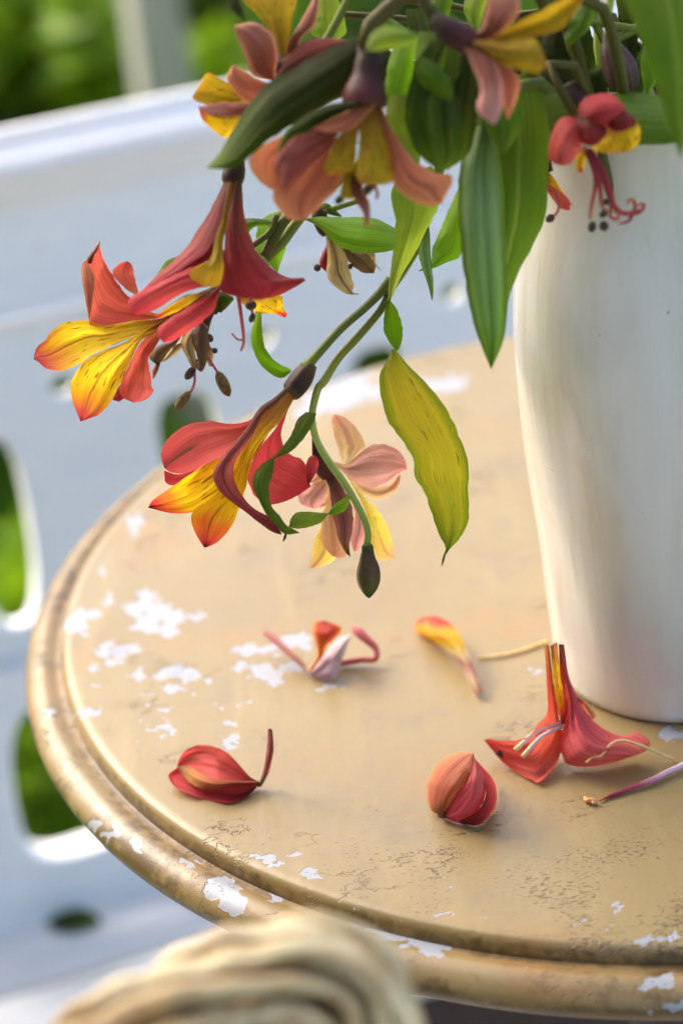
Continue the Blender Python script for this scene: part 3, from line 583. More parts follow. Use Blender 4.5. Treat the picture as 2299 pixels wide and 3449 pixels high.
S.leaf('B', [(960, 1195), (950, 1215), (943, 1248)], [(972, 1195), (966, 1225), (946, 1250)], dA, 'leaf_dark', bulge=.4, z=(8, 8), nu=8, nv=5)
S.leaf('B', [(1394, 928), (1330, 970), (1280, 1010), (1250, 1060)], [(1396, 985), (1360, 1040), (1300, 1068), (1250, 1066)], dA, 'leaf_bright', bulge=1, z=(1, 4))
S.leaf('B', [(1252, 1058), (1150, 1050), (1050, 1050), (1000, 1090), (984, 1150)], [(1252, 1064), (1200, 1120), (1120, 1150), (1050, 1162), (986, 1153)], dA, 'leaf_lime', bulge=1.5, z=(4, 6))
# red and yellow bloom
fl = S.tube('flower', pth('B', [(1140, 50), (1100, 105), (1060, 165), (1005, 235), (985, 255)], dA), np.array([40, 66, 76, 70, 50])/2/FPX*dA, M['ovary'], n=24, ridge=.05)
S.petal('B', [(985, 225), (850, 320), (740, 420), (620, 458), (450, 435), (280, 470), (170, 560), (125, 650), (135, 720), (148, 752)], [(1000, 250), (860, 400), (760, 500), (640, 620), (480, 706), (350, 775), (260, 790), (200, 785), (165, 770), (150, 754)], dA, 'coral', fl, zl=(0, -2, -10, -6), zr=(0, 2, 3, 0), bulge=-4, nv=15)
S.petal('B', [(700, 560), (560, 660), (400, 745), (250, 795), (145, 770)], [(700, 600), (560, 720), (320, 850), (190, 870), (150, 840)], dA, 'red', fl, z=(-6, -8), bulge=1)
S.petal('B', [(960, 330), (900, 480), (800, 600), (730, 720), (708, 830), (740, 930), (860, 998), (1000, 960), (1095, 905), (1130, 880)], [(1020, 260), (965, 400), (935, 540), (980, 650), (1070, 695), (1105, 740), (1112, 790), (1120, 830), (1128, 860), (1131, 880)], dA, 'red', fl, zl=(-1, -4, -6, -5, -4), zr=(-2, -9, -14, -12, -4), bulge=-3, nv=15)
S.petal('B', [(1112, 860), (1100, 780), (1105, 710), (1135, 668), (1165, 672)], [(1130, 850), (1160, 800), (1185, 740), (1182, 695), (1166, 673)], dA, 'red', fl, z=(-3, -2), bulge=2, nu=14, nv=9)
S.petal('B', [(900, 380), (780, 530), (640, 610), (540, 662), (400, 742), (250, 845), (130, 925), (62, 975), (38, 1018)], [(910, 420), (800, 600), (700, 760), (600, 870), (480, 970), (340, 1050), (200, 1056), (95, 1034), (40, 1021)], dA, 'yellow2', fl, zl=(1, 0, 5, 8), zr=(1, -3, -4, 6), bulge=-3, nv=15, crease=1.)
S.petal('B', [(975, 215), (840, 330), (730, 470), (660, 620), (540, 880), (410, 990), (328, 1060), (340, 1150), (375, 1225), (415, 1288)], [(1045, 240), (940, 420), (850, 520), (760, 640), (716, 790), (692, 900), (650, 1035), (590, 1160), (500, 1255), (424, 1289)], dA, 'yellow2', fl, zl=(2, 5, 2, 0), zr=(2, 5, 2, 2), bulge=1.5, nv=15, nu=30)
S.petal('B', [(970, 205), (870, 290), (790, 345), (700, 480), (560, 650), (478, 770), (492, 865), (560, 950), (680, 1040), (790, 1125), (870, 1182), (935, 1202)], [(990, 225), (890, 330), (810, 400), (740, 540), (668, 640), (620, 720), (612, 810), (650, 905), (720, 1000), (800, 1055), (880, 1095), (938, 1198)], dA, 'mauve', fl, zl=(4, 8, 12, 9), zr=(4, 7, 5, 8), bulge=2.5, nv=13, nu=34)
# pale bloom behind
dP = FOC+.022
fp = S.tube('flower', pth('C', [(150, 480, 20), (160, 600, 14), (185, 720, 8), (215, 790, 4), (245, 840, 2)], dP), np.array([14, 20, 44, 60, 50])/2/FPX*dP, M['ovary_purple'], n=18)
for L, R, mt, z in [
    ([(395, 840), (500, 900), (620, 920), (700, 860), (735, 830)], [(400, 880), (470, 960), (580, 1007), (680, 970), (728, 905), (736, 832)], 'peach', (-4, -8)),
    ([(350, 790), (320, 680), (285, 560), (272, 470), (290, 428)], [(375, 790), (460, 690), (497, 650), (480, 580), (420, 500), (350, 445), (292, 428)], 'peach', (-1, -9)),
    ([(285, 745), (380, 762), (500, 660), (600, 630), (700, 660), (765, 730), (778, 798)], [(300, 775), (380, 850), (450, 905), (560, 922), (650, 885), (710, 835), (779, 801)], 'palepink', (0, -3)),
    ([(370, 850), (440, 960), (500, 1100), (520, 1250), (560, 1370), (610, 1418), (698, 1398)], [(400, 860), (500, 990), (570, 1060), (640, 1170), (680, 1280), (702, 1396)], 'paleyellow', (-2, -10)),
    ([(380, 930), (425, 1100), (395, 1250), (420, 1350)], [(430, 980), (490, 1120), (505, 1250), (450, 1345), (422, 1352)], 'palepink', (-5, -9)),
    ([(190, 790), (150, 840), (128, 885)], [(225, 850), (180, 895), (130, 893)], 'peach', (-2, -4)),
    ([(225, 850), (150, 900), (50, 975), (75, 1040), (150, 1066)], [(270, 890), (262, 1000), (222, 1050), (152, 1068)], 'palepink', (-2, -6)),
    ([(235, 960), (200, 1180), (160, 1270), (138, 1390), (133, 1465)], [(290, 960), (300, 1200), (310, 1380), (250, 1440), (180, 1462), (135, 1468)], 'paleyellow', (-4, -9)),
    ([(235, 880), (255, 1010), (205, 1120), (203, 1230), (220, 1320), (280, 1388)], [(300, 900), (335, 1150), (372, 1340), (350, 1395), (284, 1390)], 'peach', (0, -3)),
    ([(208, 825), (258, 930), (268, 1030), (290, 1150), (320, 1270), (358, 1350), (394, 1388)], [(285, 825), (350, 930), (400, 1020), (417, 1120), (412, 1220), (392, 1300), (398, 1389)], 'palemauve', (3, 6))]:
    S.petal('C', L, R, dP, mt, fp, z=z, bulge=1.6)
S.leaf('E', [(1012, 742), (1018, 620), (1042, 450), (1062, 280), (1054, 150), (1030, 70), (1045, -20), (1110, -110)], [(1040, 720), (1110, 560), (1185, 440), (1265, 280), (1325, 170), (1365, 60), (1385, -60), (1300, -160)], dA-.02, 'leaf_lime', z=(-16, 4, 10), bulge=3, nv=13)

# --- stem over the table edge: open coral bloom, red trumpet bloom, withered bloom
S = Spray('stem with open coral bloom, dark red trumpet bloom and withered bloom above table edge')
d1 = .872
S.main([mouth(-.04, .0, -.01), at(1650, 220, .83), at(1380, 420, .86), *pth('E', [(560, 30), (400, 215), (300, 350), (190, 470)], .876)], [.0026, .0024, .0024, .0024, .0024, .0024, .0026, .0022])
S.tube('stem', pth('E', [(470, 80, 4), (330, 190, 4), (240, 330, 4), (180, 450, 4)], .876), [.002, .002, .0022, .002], M['stem_brown'])
S.tube('stem', pth('E', [(260, 170, 6), (220, 280, 6), (110, 370, 6), (-60, 520, 2), (-150, 660)], .876)+pth('A', [(1130, 460)], d1), [.0012, .0012, .0012, .0012, .0013, .0018], M['stem_brown'])
S.leaf('E', [(280, 140), (200, 170), (140, 230), (125, 320), (130, 420), (230, 520), (265, 560)], [(300, 150), (300, 260), (330, 330), (320, 400), (290, 490), (275, 540), (268, 560)], .884, 'leaf_bright', bulge=2)
S.leaf('E', [(240, 212), (150, 193), (50, 193), (5, 232)], [(232, 252), (180, 240), (110, 252), (60, 300), (8, 305)], .868, 'leaf', bulge=2, z=(0, 6))
S.leaf('E', [(122, 825), (94, 950), (98, 1050), (150, 1170), (230, 1243), (300, 1267), (362, 1224)], [(162, 832), (166, 950), (186, 1060), (230, 1130), (290, 1178), (340, 1198), (364, 1220)], .878, 'leaf_bright', bulge=-2.5, z=(0, 4, 0))
S.leaf('E', [(150, 470), (140, 600), (125, 740), (118, 840)], [(175, 480), (165, 620), (160, 740), (162, 840)], .884, 'leaf_dark', bulge=1)
S.leaf('A', [(1140, 455), (1200, 420), (1280, 400), (1370, 440)], [(1150, 520), (1220, 560), (1300, 535), (1375, 460)], .873, 'leaf_dark', bulge=1.5)
S.leaf('A', [(760, 400), (850, 300), (920, 200), (1005, 162)], [(770, 410), (880, 330), (960, 240), (1010, 168)], .87, 'leaf_lime', bulge=1)
# open bloom
fl = S.tube('flower', pth('A', [(1140, 455), (1080, 480), (1040, 505), (980, 540), (930, 570)], d1), np.array([40, 62, 66, 60, 56])/2/FPX*d1, M['ovary'], n=20)
S.petal('A', [(720, 430), (640, 380), (558, 280), (600, 220), (655, 199)], [(735, 410), (712, 330), (692, 230), (659, 199)], d1, 'coral_in', fl, z=(-6, -12), bulge=-2)
S.petal('A', [(640, 1000), (590, 1060), (553, 1125), (600, 1146)], [(662, 1020), (657, 1100), (628, 1130), (602, 1147)], d1, 'darkred', fl, z=(-8, -9), bulge=1, nu=12)
S.petal('A', [(900, 620), (750, 750), (680, 880), (608, 1030), (620, 1110), (700, 1152)], [(930, 640), (845, 780), (802, 850), (812, 950), (833, 1070), (785, 1132), (704, 1153)], d1, 'coral_in', fl, zl=(0, -6, -4), zr=(-2, -2, 4), bulge=-3, nv=13)
S.petal('A', [(950, 560), (840, 590), (700, 606), (560, 642), (430, 634), (400, 590), (370, 430), (348, 280), (358, 207), (392, 215)], [(960, 545), (840, 550), (720, 480), (640, 410), (560, 300), (500, 190), (472, 105), (468, 66), (420, 140), (395, 213)], d1, 'coral_in', fl, zl=(0, 2, 6, 10), zr=(0, -4, -8, 2), bulge=-5, nv=17, nu=34)
S.petal('A', [(402, 592), (370, 430), (348, 280), (357, 203)], [(404, 590), (434, 430), (442, 310), (402, 222)], d1, 'salmon', fl, zl=(6, 9, 10, 9), zr=(8, 11, 12, 11), bulge=1, nu=18)
S.petal('A', [(394, 215), (386, 185), (430, 120), (470, 64)], [(420, 215), (440, 160), (466, 118), (478, 66)], d1, 'brownpink', fl, z=(6, 4), bulge=1.5, nu=14, nv=7)
S.petal('A', [(980, 540), (870, 588), (700, 602), (500, 632), (400, 598), (260, 608), (150, 668), (108, 730), (48, 780), (28, 858)], [(990, 570), (865, 662), (700, 712), (560, 762), (420, 832), (330, 892), (210, 938), (110, 922), (68, 882), (30, 862)], d1, 'yellow', fl, zl=(0, 3, 4, 0), zr=(0, 6, 10, 8), bulge=-2.5, nv=17, nu=34)
S.petal('A', [(960, 570), (800, 645), (650, 742), (500, 802), (380, 862), (310, 960), (278, 1035), (290, 1140), (320, 1222), (343, 1277)], [(970, 590), (840, 682), (745, 742), (692, 850), (622, 1000), (562, 1120), (482, 1222), (400, 1260), (347, 1279)], d1, 'yellow', fl, zl=(0, 7, 10, 12), zr=(0, 2, 2, 8), bulge=-2, nv=17, nu=34)
# withered bloom
fw = S.tube('flower', pth('A', [(1260, 490), (1210, 560), (1170, 620), (1150, 660)], .885), np.array([20, 30, 50, 60])/2/FPX*.885, M['ovary'], n=14)
for L, R, mt, z in [([(1030, 640), (1020, 730), (960, 760), (900, 860), (880, 878)], [(1060, 650), (1027, 780), (962, 842), (910, 872), (884, 880)], 'wither', (-3, -4)),
    ([(1000, 650), (960, 730), (850, 780), (803, 842), (840, 886)], [(1040, 660), (1000, 740), (942, 805), (882, 880), (846, 890)], 'witherbrown', (0, 1)),
    ([(850, 882), (825, 940), (828, 990)], [(885, 880), (862, 950), (834, 992)], 'brownpink', (0, 2)),
    ([(1090, 655), (1018, 742), (1058, 850), (1098, 920)], [(1125, 655), (1112, 800), (1132, 900), (1105, 926)], 'wither', (2, 3)),
    ([(1200, 740), (1190, 850), (1208, 906)], [(1215, 770), (1237, 830), (1227, 912)], 'wither', (-1, -1)),
    ([(1125, 640), (1088, 700), (1128, 840), (1150, 936)], [(1172, 620), (1212, 740), (1192, 880), (1160, 942)], 'witherbrown', (4, 5)),
    ([(1120, 890), (1122, 920), (1145, 942)], [(1170, 880), (1176, 920), (1160, 944)], 'witherbrown', (6, 6))]:
    S.petal('A', L, R, .885, mt, fw, z=z, bulge=2.5, ruf=.9, nu=16, nv=9)
P = lambda *q: pth('A', q, .882)
S.stamen(P((1105, 900), (1112, 1000), (1100, 1050), (1082, 1082)), [.0006, .0005, .0005, .0005], 'filament', fw, P((1080, 1075), (984, 1203)), .0019, 'anther')
S.stamen(P((1200, 850), (1225, 885), (1265, 948)), [.0006, .0005, .0005], 'filament', fw, P((1262, 940), (1345, 1110)), .0022, 'anther')
S.stamen(P((1130, 860), (1110, 920)), [.0005, .0006], 'filament', fw, P((1115, 912), (1048, 995)), .0016, 'anther_dk')
S.stamen(P((1150, 600), (1175, 630), (1198, 650)), [.0004, .0005], 'filament', fw)
S.stamen(P((1170, 650), (1205, 700)), [.0004, .0004], 'filament', fw, P((1200, 690), (1226, 745)), .0013, 'anther_dk')
S.stamen(P((1180, 760), (1235, 795)), [.0004, .0004], 'filament', fw, P((1232, 790), (1262, 815)), .0011, 'anther_dk')
# red trumpet bloom, nearer
dT = .826
S.tube('stem', [at(1500, 330, .80), at(1200, 300, .805), at(950, 420, .815), *pth('D', [(800, -40, 4), (730, 40), (700, 100)], dT)], [.0016, .0015, .0015, .0014, .0016, .002], M['stem_brown'])
ft = S.tube('flower', pth('D', [(735, 30), (712, 80), (695, 130), (685, 180), (680, 210)], dT), np.array([36, 66, 76, 72, 50])/2/FPX*dT, M['ovary'], n=20)
S.petal('D', [(640, 150), (590, 270), (500, 440), (390, 600), (280, 725), (160, 830), (70, 925)], [(690, 180), (655, 400), (620, 560), (560, 680), (430, 760), (280, 850), (75, 930)], dT, 'darkred', ft, zl=(0, 0, -2, 0), zr=(3, 5, 8, 2), bulge=3, nv=13)
S.petal('A', [(1330, 100), (1240, 180), (1100, 232), (900, 330), (750, 400), (660, 470), (690, 535)], [(1340, 160), (1300, 350), (1150, 375), (1000, 430), (860, 520), (740, 562), (694, 538)], dT, 'red', ft, z=(4, 12, 16), bulge=2, nv=13)
S.petal('D', [(655, 190), (620, 420), (570, 560), (535, 700), (420, 770), (400, 830), (480, 880)], [(690, 190), (652, 450), (622, 600), (628, 760), (620, 830), (590, 890), (500, 890)], dT, 'olive_yellow', ft, z=(4, 10, 15, 14), bulge=1, nv=11)
S.petal('A', [(1250, 370), (1000, 465), (860, 560), (828, 592)], [(1180, 410), (1040, 515), (900, 575), (834, 594)], dT, 'yellow2', ft, z=(4, 8), bulge=1)
S.petal('A', [(1300, 350), (1180, 430), (1050, 520), (930, 590), (868, 650), (866, 705), (900, 745)], [(1290, 380), (1265, 460), (1238, 540), (1130, 635), (1030, 700), (950, 742), (905, 748)], dT, 'red', ft, zl=(2, 10, 12), zr=(2, 6, 10), bulge=2.5, nv=13)
S.petal('D', [(720, 940), (745, 1000), (860, 1068), (960, 1072), (1035, 1098)], [(900, 930), (1010, 950), (1030, 1040), (1055, 1075), (1042, 1098)], dT, 'yellow2', ft, z=(-6, -8), bulge=1)
S.petal('D', [(690, 180), (640, 440), (628, 700), (608, 850), (606, 925), (740, 962), (880, 976)], [(748, 175), (770, 430), (850, 650), (960, 770), (1060, 830), (1185, 838), (1010, 945), (884, 977)], dT, 'darkred', ft, zl=(2, 8, 12, 12), zr=(0, -3, -6, 6), bulge=5, nv=17, nu=32)
P = lambda *q: pth('D', q, dT+.004)
S.stamen(P((720, 930), (745, 1100), (762, 1255), (742, 1325)), [.0008, .0007, .0006, .0004], 'filament', ft)
S.stamen(P((762, 1250), (720, 1245), (680, 1205)), [.0004, .0003], 'filament', ft)
S.stamen(P((800, 930), (820, 1080)), [.0005, .0005], 'filament', ft, P((808, 985), (812, 1050)), .0020, 'anther_dk')
S.anther(P((832, 1070), (805, 1132)), .0011, 'anther_dk', ft)

# --- dried bloom behind a level leaf
S = Spray('stem with dried cream bloom hanging under a level green leaf')
dD = .884
S.main([mouth(-.042, .01, -.01), at(1620, 180, .85), at(1350, 430, .87), *pth('E', [(860, 20), (700, 110), (560, 130), (535, 160)], dD)], [.0022, .002, .0018, .0016, .0014, .0014, .0018])
S.leaf('E', [(448, 193), (560, 178), (750, 183), (900, 184), (970, 208), (1080, 270)], [(450, 200), (540, 245), (620, 322), (700, 392), (820, 422), (920, 427), (1080, 400)], dD-.012, 'leaf_bright', bulge=2.5, zl=(0, -4, 0), zr=(0, 6, 8), nv=15)
S.leaf('E', [(545, 95), (600, 88), (655, 130), (705, 178)], [(555, 130), (620, 165), (690, 182)], dD, 'leaf', bulge=1)
fd = S.tube('flower', pth('E', [(520, 120), (550, 180), (575, 260), (600, 300)], dD), np.array([30, 52, 44, 30])/2/FPX*dD, M['ovary_purple'], n=14)
for L, R, mt, z in [([(565, 250), (600, 350), (560, 450), (556, 510), (602, 558)], [(610, 290), (612, 400), (612, 500), (606, 558)], 'darkred', (0, 0)),
    ([(830, 415), (900, 490), (965, 544)], [(925, 428), (932, 490), (969, 545)], 'wither', (-4, -4)),
    ([(640, 300), (700, 400), (750, 482), (830, 552), (912, 562)], [(700, 330), (770, 400), (865, 430), (925, 500), (918, 562)], 'witherbrown', (-1, 0)),
    ([(590, 270), (600, 400), (604, 580), (660, 652), (740, 702), (818, 702)], [(625, 290), (722, 430), (752, 540), (782, 640), (770, 688), (822, 699)], 'wither', (3, 4))]:
    S.petal('E', L, R, dD, mt, fd, z=z, bulge=2, ruf=.7)
S.stamen(pth('E', [(600, 500), (565, 512)], dD), [.0005, .0005], 'filament_dk', fd, pth('E', [(560, 518), (512, 530)], dD), .0014, 'anther_dk')
S.anther(pth('E', [(745, 500), (768, 530)], dD), .0012, 'anther_dk', fd)
S.leaf('E', [(1250, 200), (1225, 320), (1215, 420), (1240, 520), (1280, 640), (1306, 742)], [(1285, 200), (1293, 300), (1300, 450), (1318, 650), (1311, 745)], .85, 'leaf_sheen', bulge=1)
S.leaf('E', [(1500, -40), (1400, 170), (1350, 300), (1310, 400), (1298, 480), (1216, 545)], [(1560, 100), (1510, 420), (1400, 490), (1310, 530), (1220, 549)], .855, 'leaf_bright', bulge=2)

# --- salmon bloom with broad dark leaf
S = Spray('stem with large salmon bloom and broad dark green leaf above the drooping blooms')
dE = .775
S.main([mouth(-.03, -.03, .01), at(1830, 20, .80), at(1720, -170, .77), at(1440, -110, .765), *pth('F', [(1500, 0), (1340, 110), (1250, 250), (1250, 320)], dE-.005)], [.0028, .0028, .0028, .003, .0034, .0036, .003, .003], 'stem_brown')
S.leaf('F', [(1200, 250), (1000, 330), (800, 440), (600, 560), (480, 700), (350, 900), (280, 1030), (188, 1130)], [(1260, 400), (1160, 560), (1000, 690), (850, 785), (700, 885), (560, 985), (450, 1080), (360, 1135), (190, 1134)], dE+.004, 'leaf_dark', zl=(0, 2, -4), zr=(0, 8, 4), bulge=3, nv=15, nu=30)
S.leaf('F', [(1240, 680), (1020, 700), (880, 760), (770, 840), (700, 920), (660, 1040)], [(1240, 705), (1080, 775), (960, 835), (870, 895), (765, 925), (664, 1043)], dE-.008, 'leaf_dark', bulge=2)
fe = S.tube('flower', pth('F', [(1260, 300), (1285, 400), (1275, 520), (1255, 640), (1255, 720)], dE-.002), np.array([60, 96, 110, 150, 150])/2/FPX*dE, M['ovary_purple'], n=20)
for L, R, mt, zl, zr, b in [
    ([(1160, 740), (900, 840), (680, 920), (525, 1010), (478, 1075), (505, 1170), (590, 1255), (680, 1300)], [(1180, 790), (1000, 960), (860, 1080), (780, 1180), (740, 1260), (684, 1302)], 'salmon', (0, 0, -4), (-4, -6, -4), -2),
    ([(1200, 740), (1100, 900), (800, 1110), (640, 1285), (668, 1400), (750, 1480), (850, 1480)], [(1240, 760), (1160, 1000), (1085, 1250), (1005, 1340), (925, 1420), (854, 1480)], 'salmon', (0, -4, 4), (0, 4, 6), -4),
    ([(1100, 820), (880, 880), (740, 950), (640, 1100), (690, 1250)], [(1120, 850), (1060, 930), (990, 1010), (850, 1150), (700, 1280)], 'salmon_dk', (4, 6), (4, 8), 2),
    ([(1180, 760), (1060, 950), (990, 1090), (985, 1150), (1010, 1178)], [(1230, 770), (1205, 950), (1185, 1130), (1100, 1175), (1015, 1180)], 'olive_yellow', (4, 8), (4, 6), 1),
    ([(1210, 740), (1215, 1000), (1195, 1180), (1230, 1240)], [(1330, 740), (1420, 1000), (1452, 1190), (1400, 1240), (1236, 1246)], 'olive_yellow', (4, 9), (4, 8), 3),
    ([(1300, 720), (1340, 800), (1420, 1000), (1440, 1220), (1530, 1320), (1660, 1388), (1770, 1372)], [(1370, 720), (1420, 830), (1500, 970), (1600, 1085), (1720, 1160), (1850, 1190), (1790, 1340), (1774, 1374)], 'salmon', (2, 6, 6), (0, 2, 8), 3),
    ([(1130, 1120), (1100, 1240), (1090, 1330), (1140, 1330)], [(1200, 1150), (1200, 1280), (1190, 1340), (1146, 1332)], 'olive_yellow', (2, 2), (2, 2), 1),
    ([(1170, 690), (1120, 760), (980, 830), (930, 870), (1000, 895)], [(1340, 700), (1250, 800), (1180, 860), (1100, 890), (1004, 897)], 'salmon', (6, 10), (6, 10), 2),
    ([(1160, 1180), (1160, 1290), (1210, 1380), (1245, 1440), (1250, 1525)], [(1240, 1190), (1250, 1290), (1285, 1360), (1292, 1440), (1285, 1525)], 'brownpink', (2, 4), (2, 4), 3)]:
    S.petal('F', L, R, dE, mt, fe, zl=zl, zr=zr, bulge=b, nv=13, nu=28)
S.anther(pth('F', [(1260, 1255), (1300, 1295)], dE), .0024, 'anther_dk', fe)
S.anther(pth('F', [(1070, 1325), (1105, 1365)], dE), .0018, 'anther_dk', fe)
S.stamen(pth('F', [(1320, 1240), (1340, 1300), (1335, 1340)], dE), [.0006, .0005], 'filament', fe)

# --- peach and yellow blooms at the top
S = Spray('stem with two peach and yellow blooms rising above the broad dark leaf')
dC = .80
S.main([mouth(-.03, -.005, .01), at(1860, -40, .82), at(1700, -200, .81), at(1300, -160, .80), at(1090, 150, .805), *pth('F', [(800, 500), (680, 540)], dC+.004)], [.0026, .0024, .0022, .002, .0018, .0018, .0018])
fc = S.tube('flower', pth('F', [(820, 470), (760, 470), (700, 440), (690, 380)], dC), np.array([50, 90, 100, 60])/2/FPX*dC, M['ovary_purple'], n=16)
for L, R, mt, z, b in [
    ([(310, -20), (370, 80), (450, 140)], [(390, -20), (430, 60), (460, 138)], 'leaf_dark', (0, 0), 3),
    ([(680, 400), (640, 260), (560, 130), (440, 10), (400, -90)], [(715, 400), (700, 200), (640, 40), (620, -40), (600, -90)], 'olive_yellow', (-1, -4), 2),
    ([(690, 400), (640, 220), (570, 60), (570, -90)], [(725, 400), (765, 150), (800, 0), (790, -90)], 'olive_yellow', (2, 4), 2),
    ([(700, 520), (740, 300), (820, 150), (890, 20), (930, -60)], [(760, 480), (830, 260), (915, 180), (945, 60), (950, -60)], 'brownpink', (2, 3), 2),
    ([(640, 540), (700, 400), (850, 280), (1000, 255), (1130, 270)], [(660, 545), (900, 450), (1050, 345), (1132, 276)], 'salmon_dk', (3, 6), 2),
    ([(610, 540), (500, 500), (430, 330), (380, 215), (372, 178)], [(650, 540), (668, 330), (625, 220), (520, 150), (378, 172)], 'brownpink', (5, 9), 4)]:
    S.petal('F', L, R, dC, mt, fc, z=z, bulge=b)
fd2 = S.tube('flower', pth('F', [(680, 600), (620, 650), (570, 680)], dC+.006), np.array([60, 90, 80])/2/FPX*dC, M['ovary_purple'], n=14)
for L, R, mt, z, b in [
    ([(600, 620), (420, 590), (330, 555), (200, 488), (150, 560)], [(580, 740), (320, 712), (200, 705), (120, 680), (92, 655)], 'olive_yellow', (0, 2), -3),
    ([(560, 680), (300, 690), (135, 715)], [(560, 780), (400, 900), (310, 925), (220, 862), (160, 800), (140, 730)], 'yellow2', (2, 4), 2),
    ([(520, 700), (300, 692), (138, 716)], [(520, 760), (330, 800), (200, 770), (140, 728)], 'pink', (5, 6), 1),
    ([(580, 720), (450, 690), (370, 605), (326, 520), (368, 438)], [(640, 570), (525, 525), (440, 472), (374, 438)], 'salmon', (5, 8), 3)]:
    S.petal('F', L, R, dC+.006, mt, fd2, z=z, bulge=b)
S.leaf('F', [(900, -60), (905, 150), (900, 235), (1020, 292)], [(1060, -60), (1112, 100), (1127, 225), (1026, 294)], .83, 'leaf_lime', bulge=2)

# --- pink and yellow bloom facing right, round dark leaf
S = Spray('stem with pink and yellow bloom opening towards the vase and a round dark leaf')
dF = .748
S.main([mouth(-.02, -.04, .02), at(1900, 0, .78), at(1800, -180, .76), at(1500, -160, .745), *pth('G', [(400, -60), (500, 70), (600, 180)], dF+.004)], [.0026, .0026, .0026, .0026, .0024, .0024, .0024], 'stem_brown')
ff = S.tube('flower', pth('G', [(520, 120), (600, 190), (700, 250), (790, 290)], dF), np.array([50, 84, 96, 90])/2/FPX*dF, M['ovary_purple'], n=16)
for L, R, mt, z, b in [
    ([(860, 340), (940, 500), (985, 700), (1012, 805)], [(960, 400), (1092, 520), (1085, 640), (1020, 806)], 'salmon', (-2, -4), 2),
    ([(760, 260), (840, 180), (860, 80), (880, 0), (900, -70)], [(900, 270), (960, 230), (1045, 150), (1102, 60), (1070, -70)], 'brownpink', (2, 4), 3),
    ([(780, 260), (1000, 190), (1150, 115), (1280, 48), (1400, -12), (1530, -60)], [(820, 310), (1080, 262), (1300, 222), (1405, 172), (1505, 30), (1540, -58)], 'olive_yellow', (2, 6), -3),
    ([(780, 270), (1000, 262), (1200, 262), (1240, 330), (1275, 420)], [(800, 330), (950, 425), (1120, 475), (1220, 498), (1278, 430)], 'olive_yellow', (4, 9), 3),
    ([(730, 320), (780, 450), (832, 600), (812, 745), (925, 842)], [(830, 335), (940, 430), (985, 600), (970, 745), (930, 842)], 'pink', (4, 8), 4)]:
    S.petal('G', L, R, dF, mt, ff, z=z, bulge=b, nv=13)
S.leaf('G', [(560, 200), (430, 380), (350, 600), (330, 820), (380, 980), (470, 1090), (560, 1150)], [(700, 260), (690, 480), (680, 700), (690, 880), (680, 1010), (640, 1100), (570, 1152)], .775, 'leaf_deep', bulge=2, zl=(0, 4, 2, 4), zr=(0, -5, 4, 2), nv=15, wrinkle=1.3)
S.leaf('G', [(720, 240), (640, 420), (590, 640), (560, 840), (560, 1000), (600, 1148)], [(860, 280), (840, 480), (816, 680), (800, 860), (752, 1040), (606, 1150)], .782, 'leaf_dark', bulge=3, zl=(0, 4, 6), zr=(0, -6, 2), nv=15, wrinkle=1.3)
S.leaf('G', [(380, 470), (430, 560), (520, 640), (640, 690)], [(440, 380), (560, 440), (640, 560), (644, 684)], .768, 'leaf', bulge=2)
S.leaf('G', [(60, 330), (110, 220), (230, 170), (420, 230)], [(70, 345), (200, 335), (330, 310), (424, 240)], .735, 'leaf_lime', bulge=2)
S.leaf('G', [(260, 240), (200, 500), (196, 690), (250, 765)], [(430, 240), (375, 500), (355, 700), (256, 767)], .80, 'leaf_bright', bulge=2)
S.leaf('G', [(220, 640), (200, 820), (300, 1020), (420, 1140)], [(370, 640), (420, 800), (430, 1000), (424, 1142)], .798, 'leaf_lime', bulge=2)
S.leaf('G', [(420, 210), (400, 420), (470, 520), (560, 640)], [(560, 210), (720, 400), (760, 560), (600, 650)], .79, 'leaf', bulge=3)

# --- leafy stem: long hanging blades beside the vase
S = Spray('leafy stem whose long green blades hang down in front of the vase side')
dL = .80
S.main([mouth(-.045, -.02, -.005), at(1760, 180, .795), at(1640, 260, .79), at(1600, 420, .795)], [.0028, .0026, .0024, .002])
S.leaf('L', [(700, -380), (690, -100), (690, 200), (690, 600), (700, 900), (700, 1200), (700, 1440), (708, 1560)], [(1040, -380), (1105, -60), (1088, 300), (1076, 550), (1000, 750), (900, 930), (830, 1110), (802, 1290), (716, 1580)], dL+.012, 'leaf', bulge=2.5, zl=(0, 4, 0), zr=(0, -4, 2), nv=15, nu=34)
S.leaf('L', [(640, -200), (560, 80), (496, 240), (484, 500), (500, 750), (530, 1000), (580, 1270), (640, 1450), (703, 1606)], [(720, -200), (745, 0), (770, 200), (795, 500), (805, 800), (812, 1180), (792, 1400), (742, 1530), (707, 1606)], dL, 'leaf_sheen', bulge=3.5, zl=(0, 2, 2), zr=(0, 3, 2), nv=15, nu=34, crease=1.2)
S.leaf('L', [(560, -420), (600, -200), (680, 0), (780, 160)], [(760, -420), (900, -200), (900, 0), (790, 165)], dL-.01, 'leaf', bulge=3)

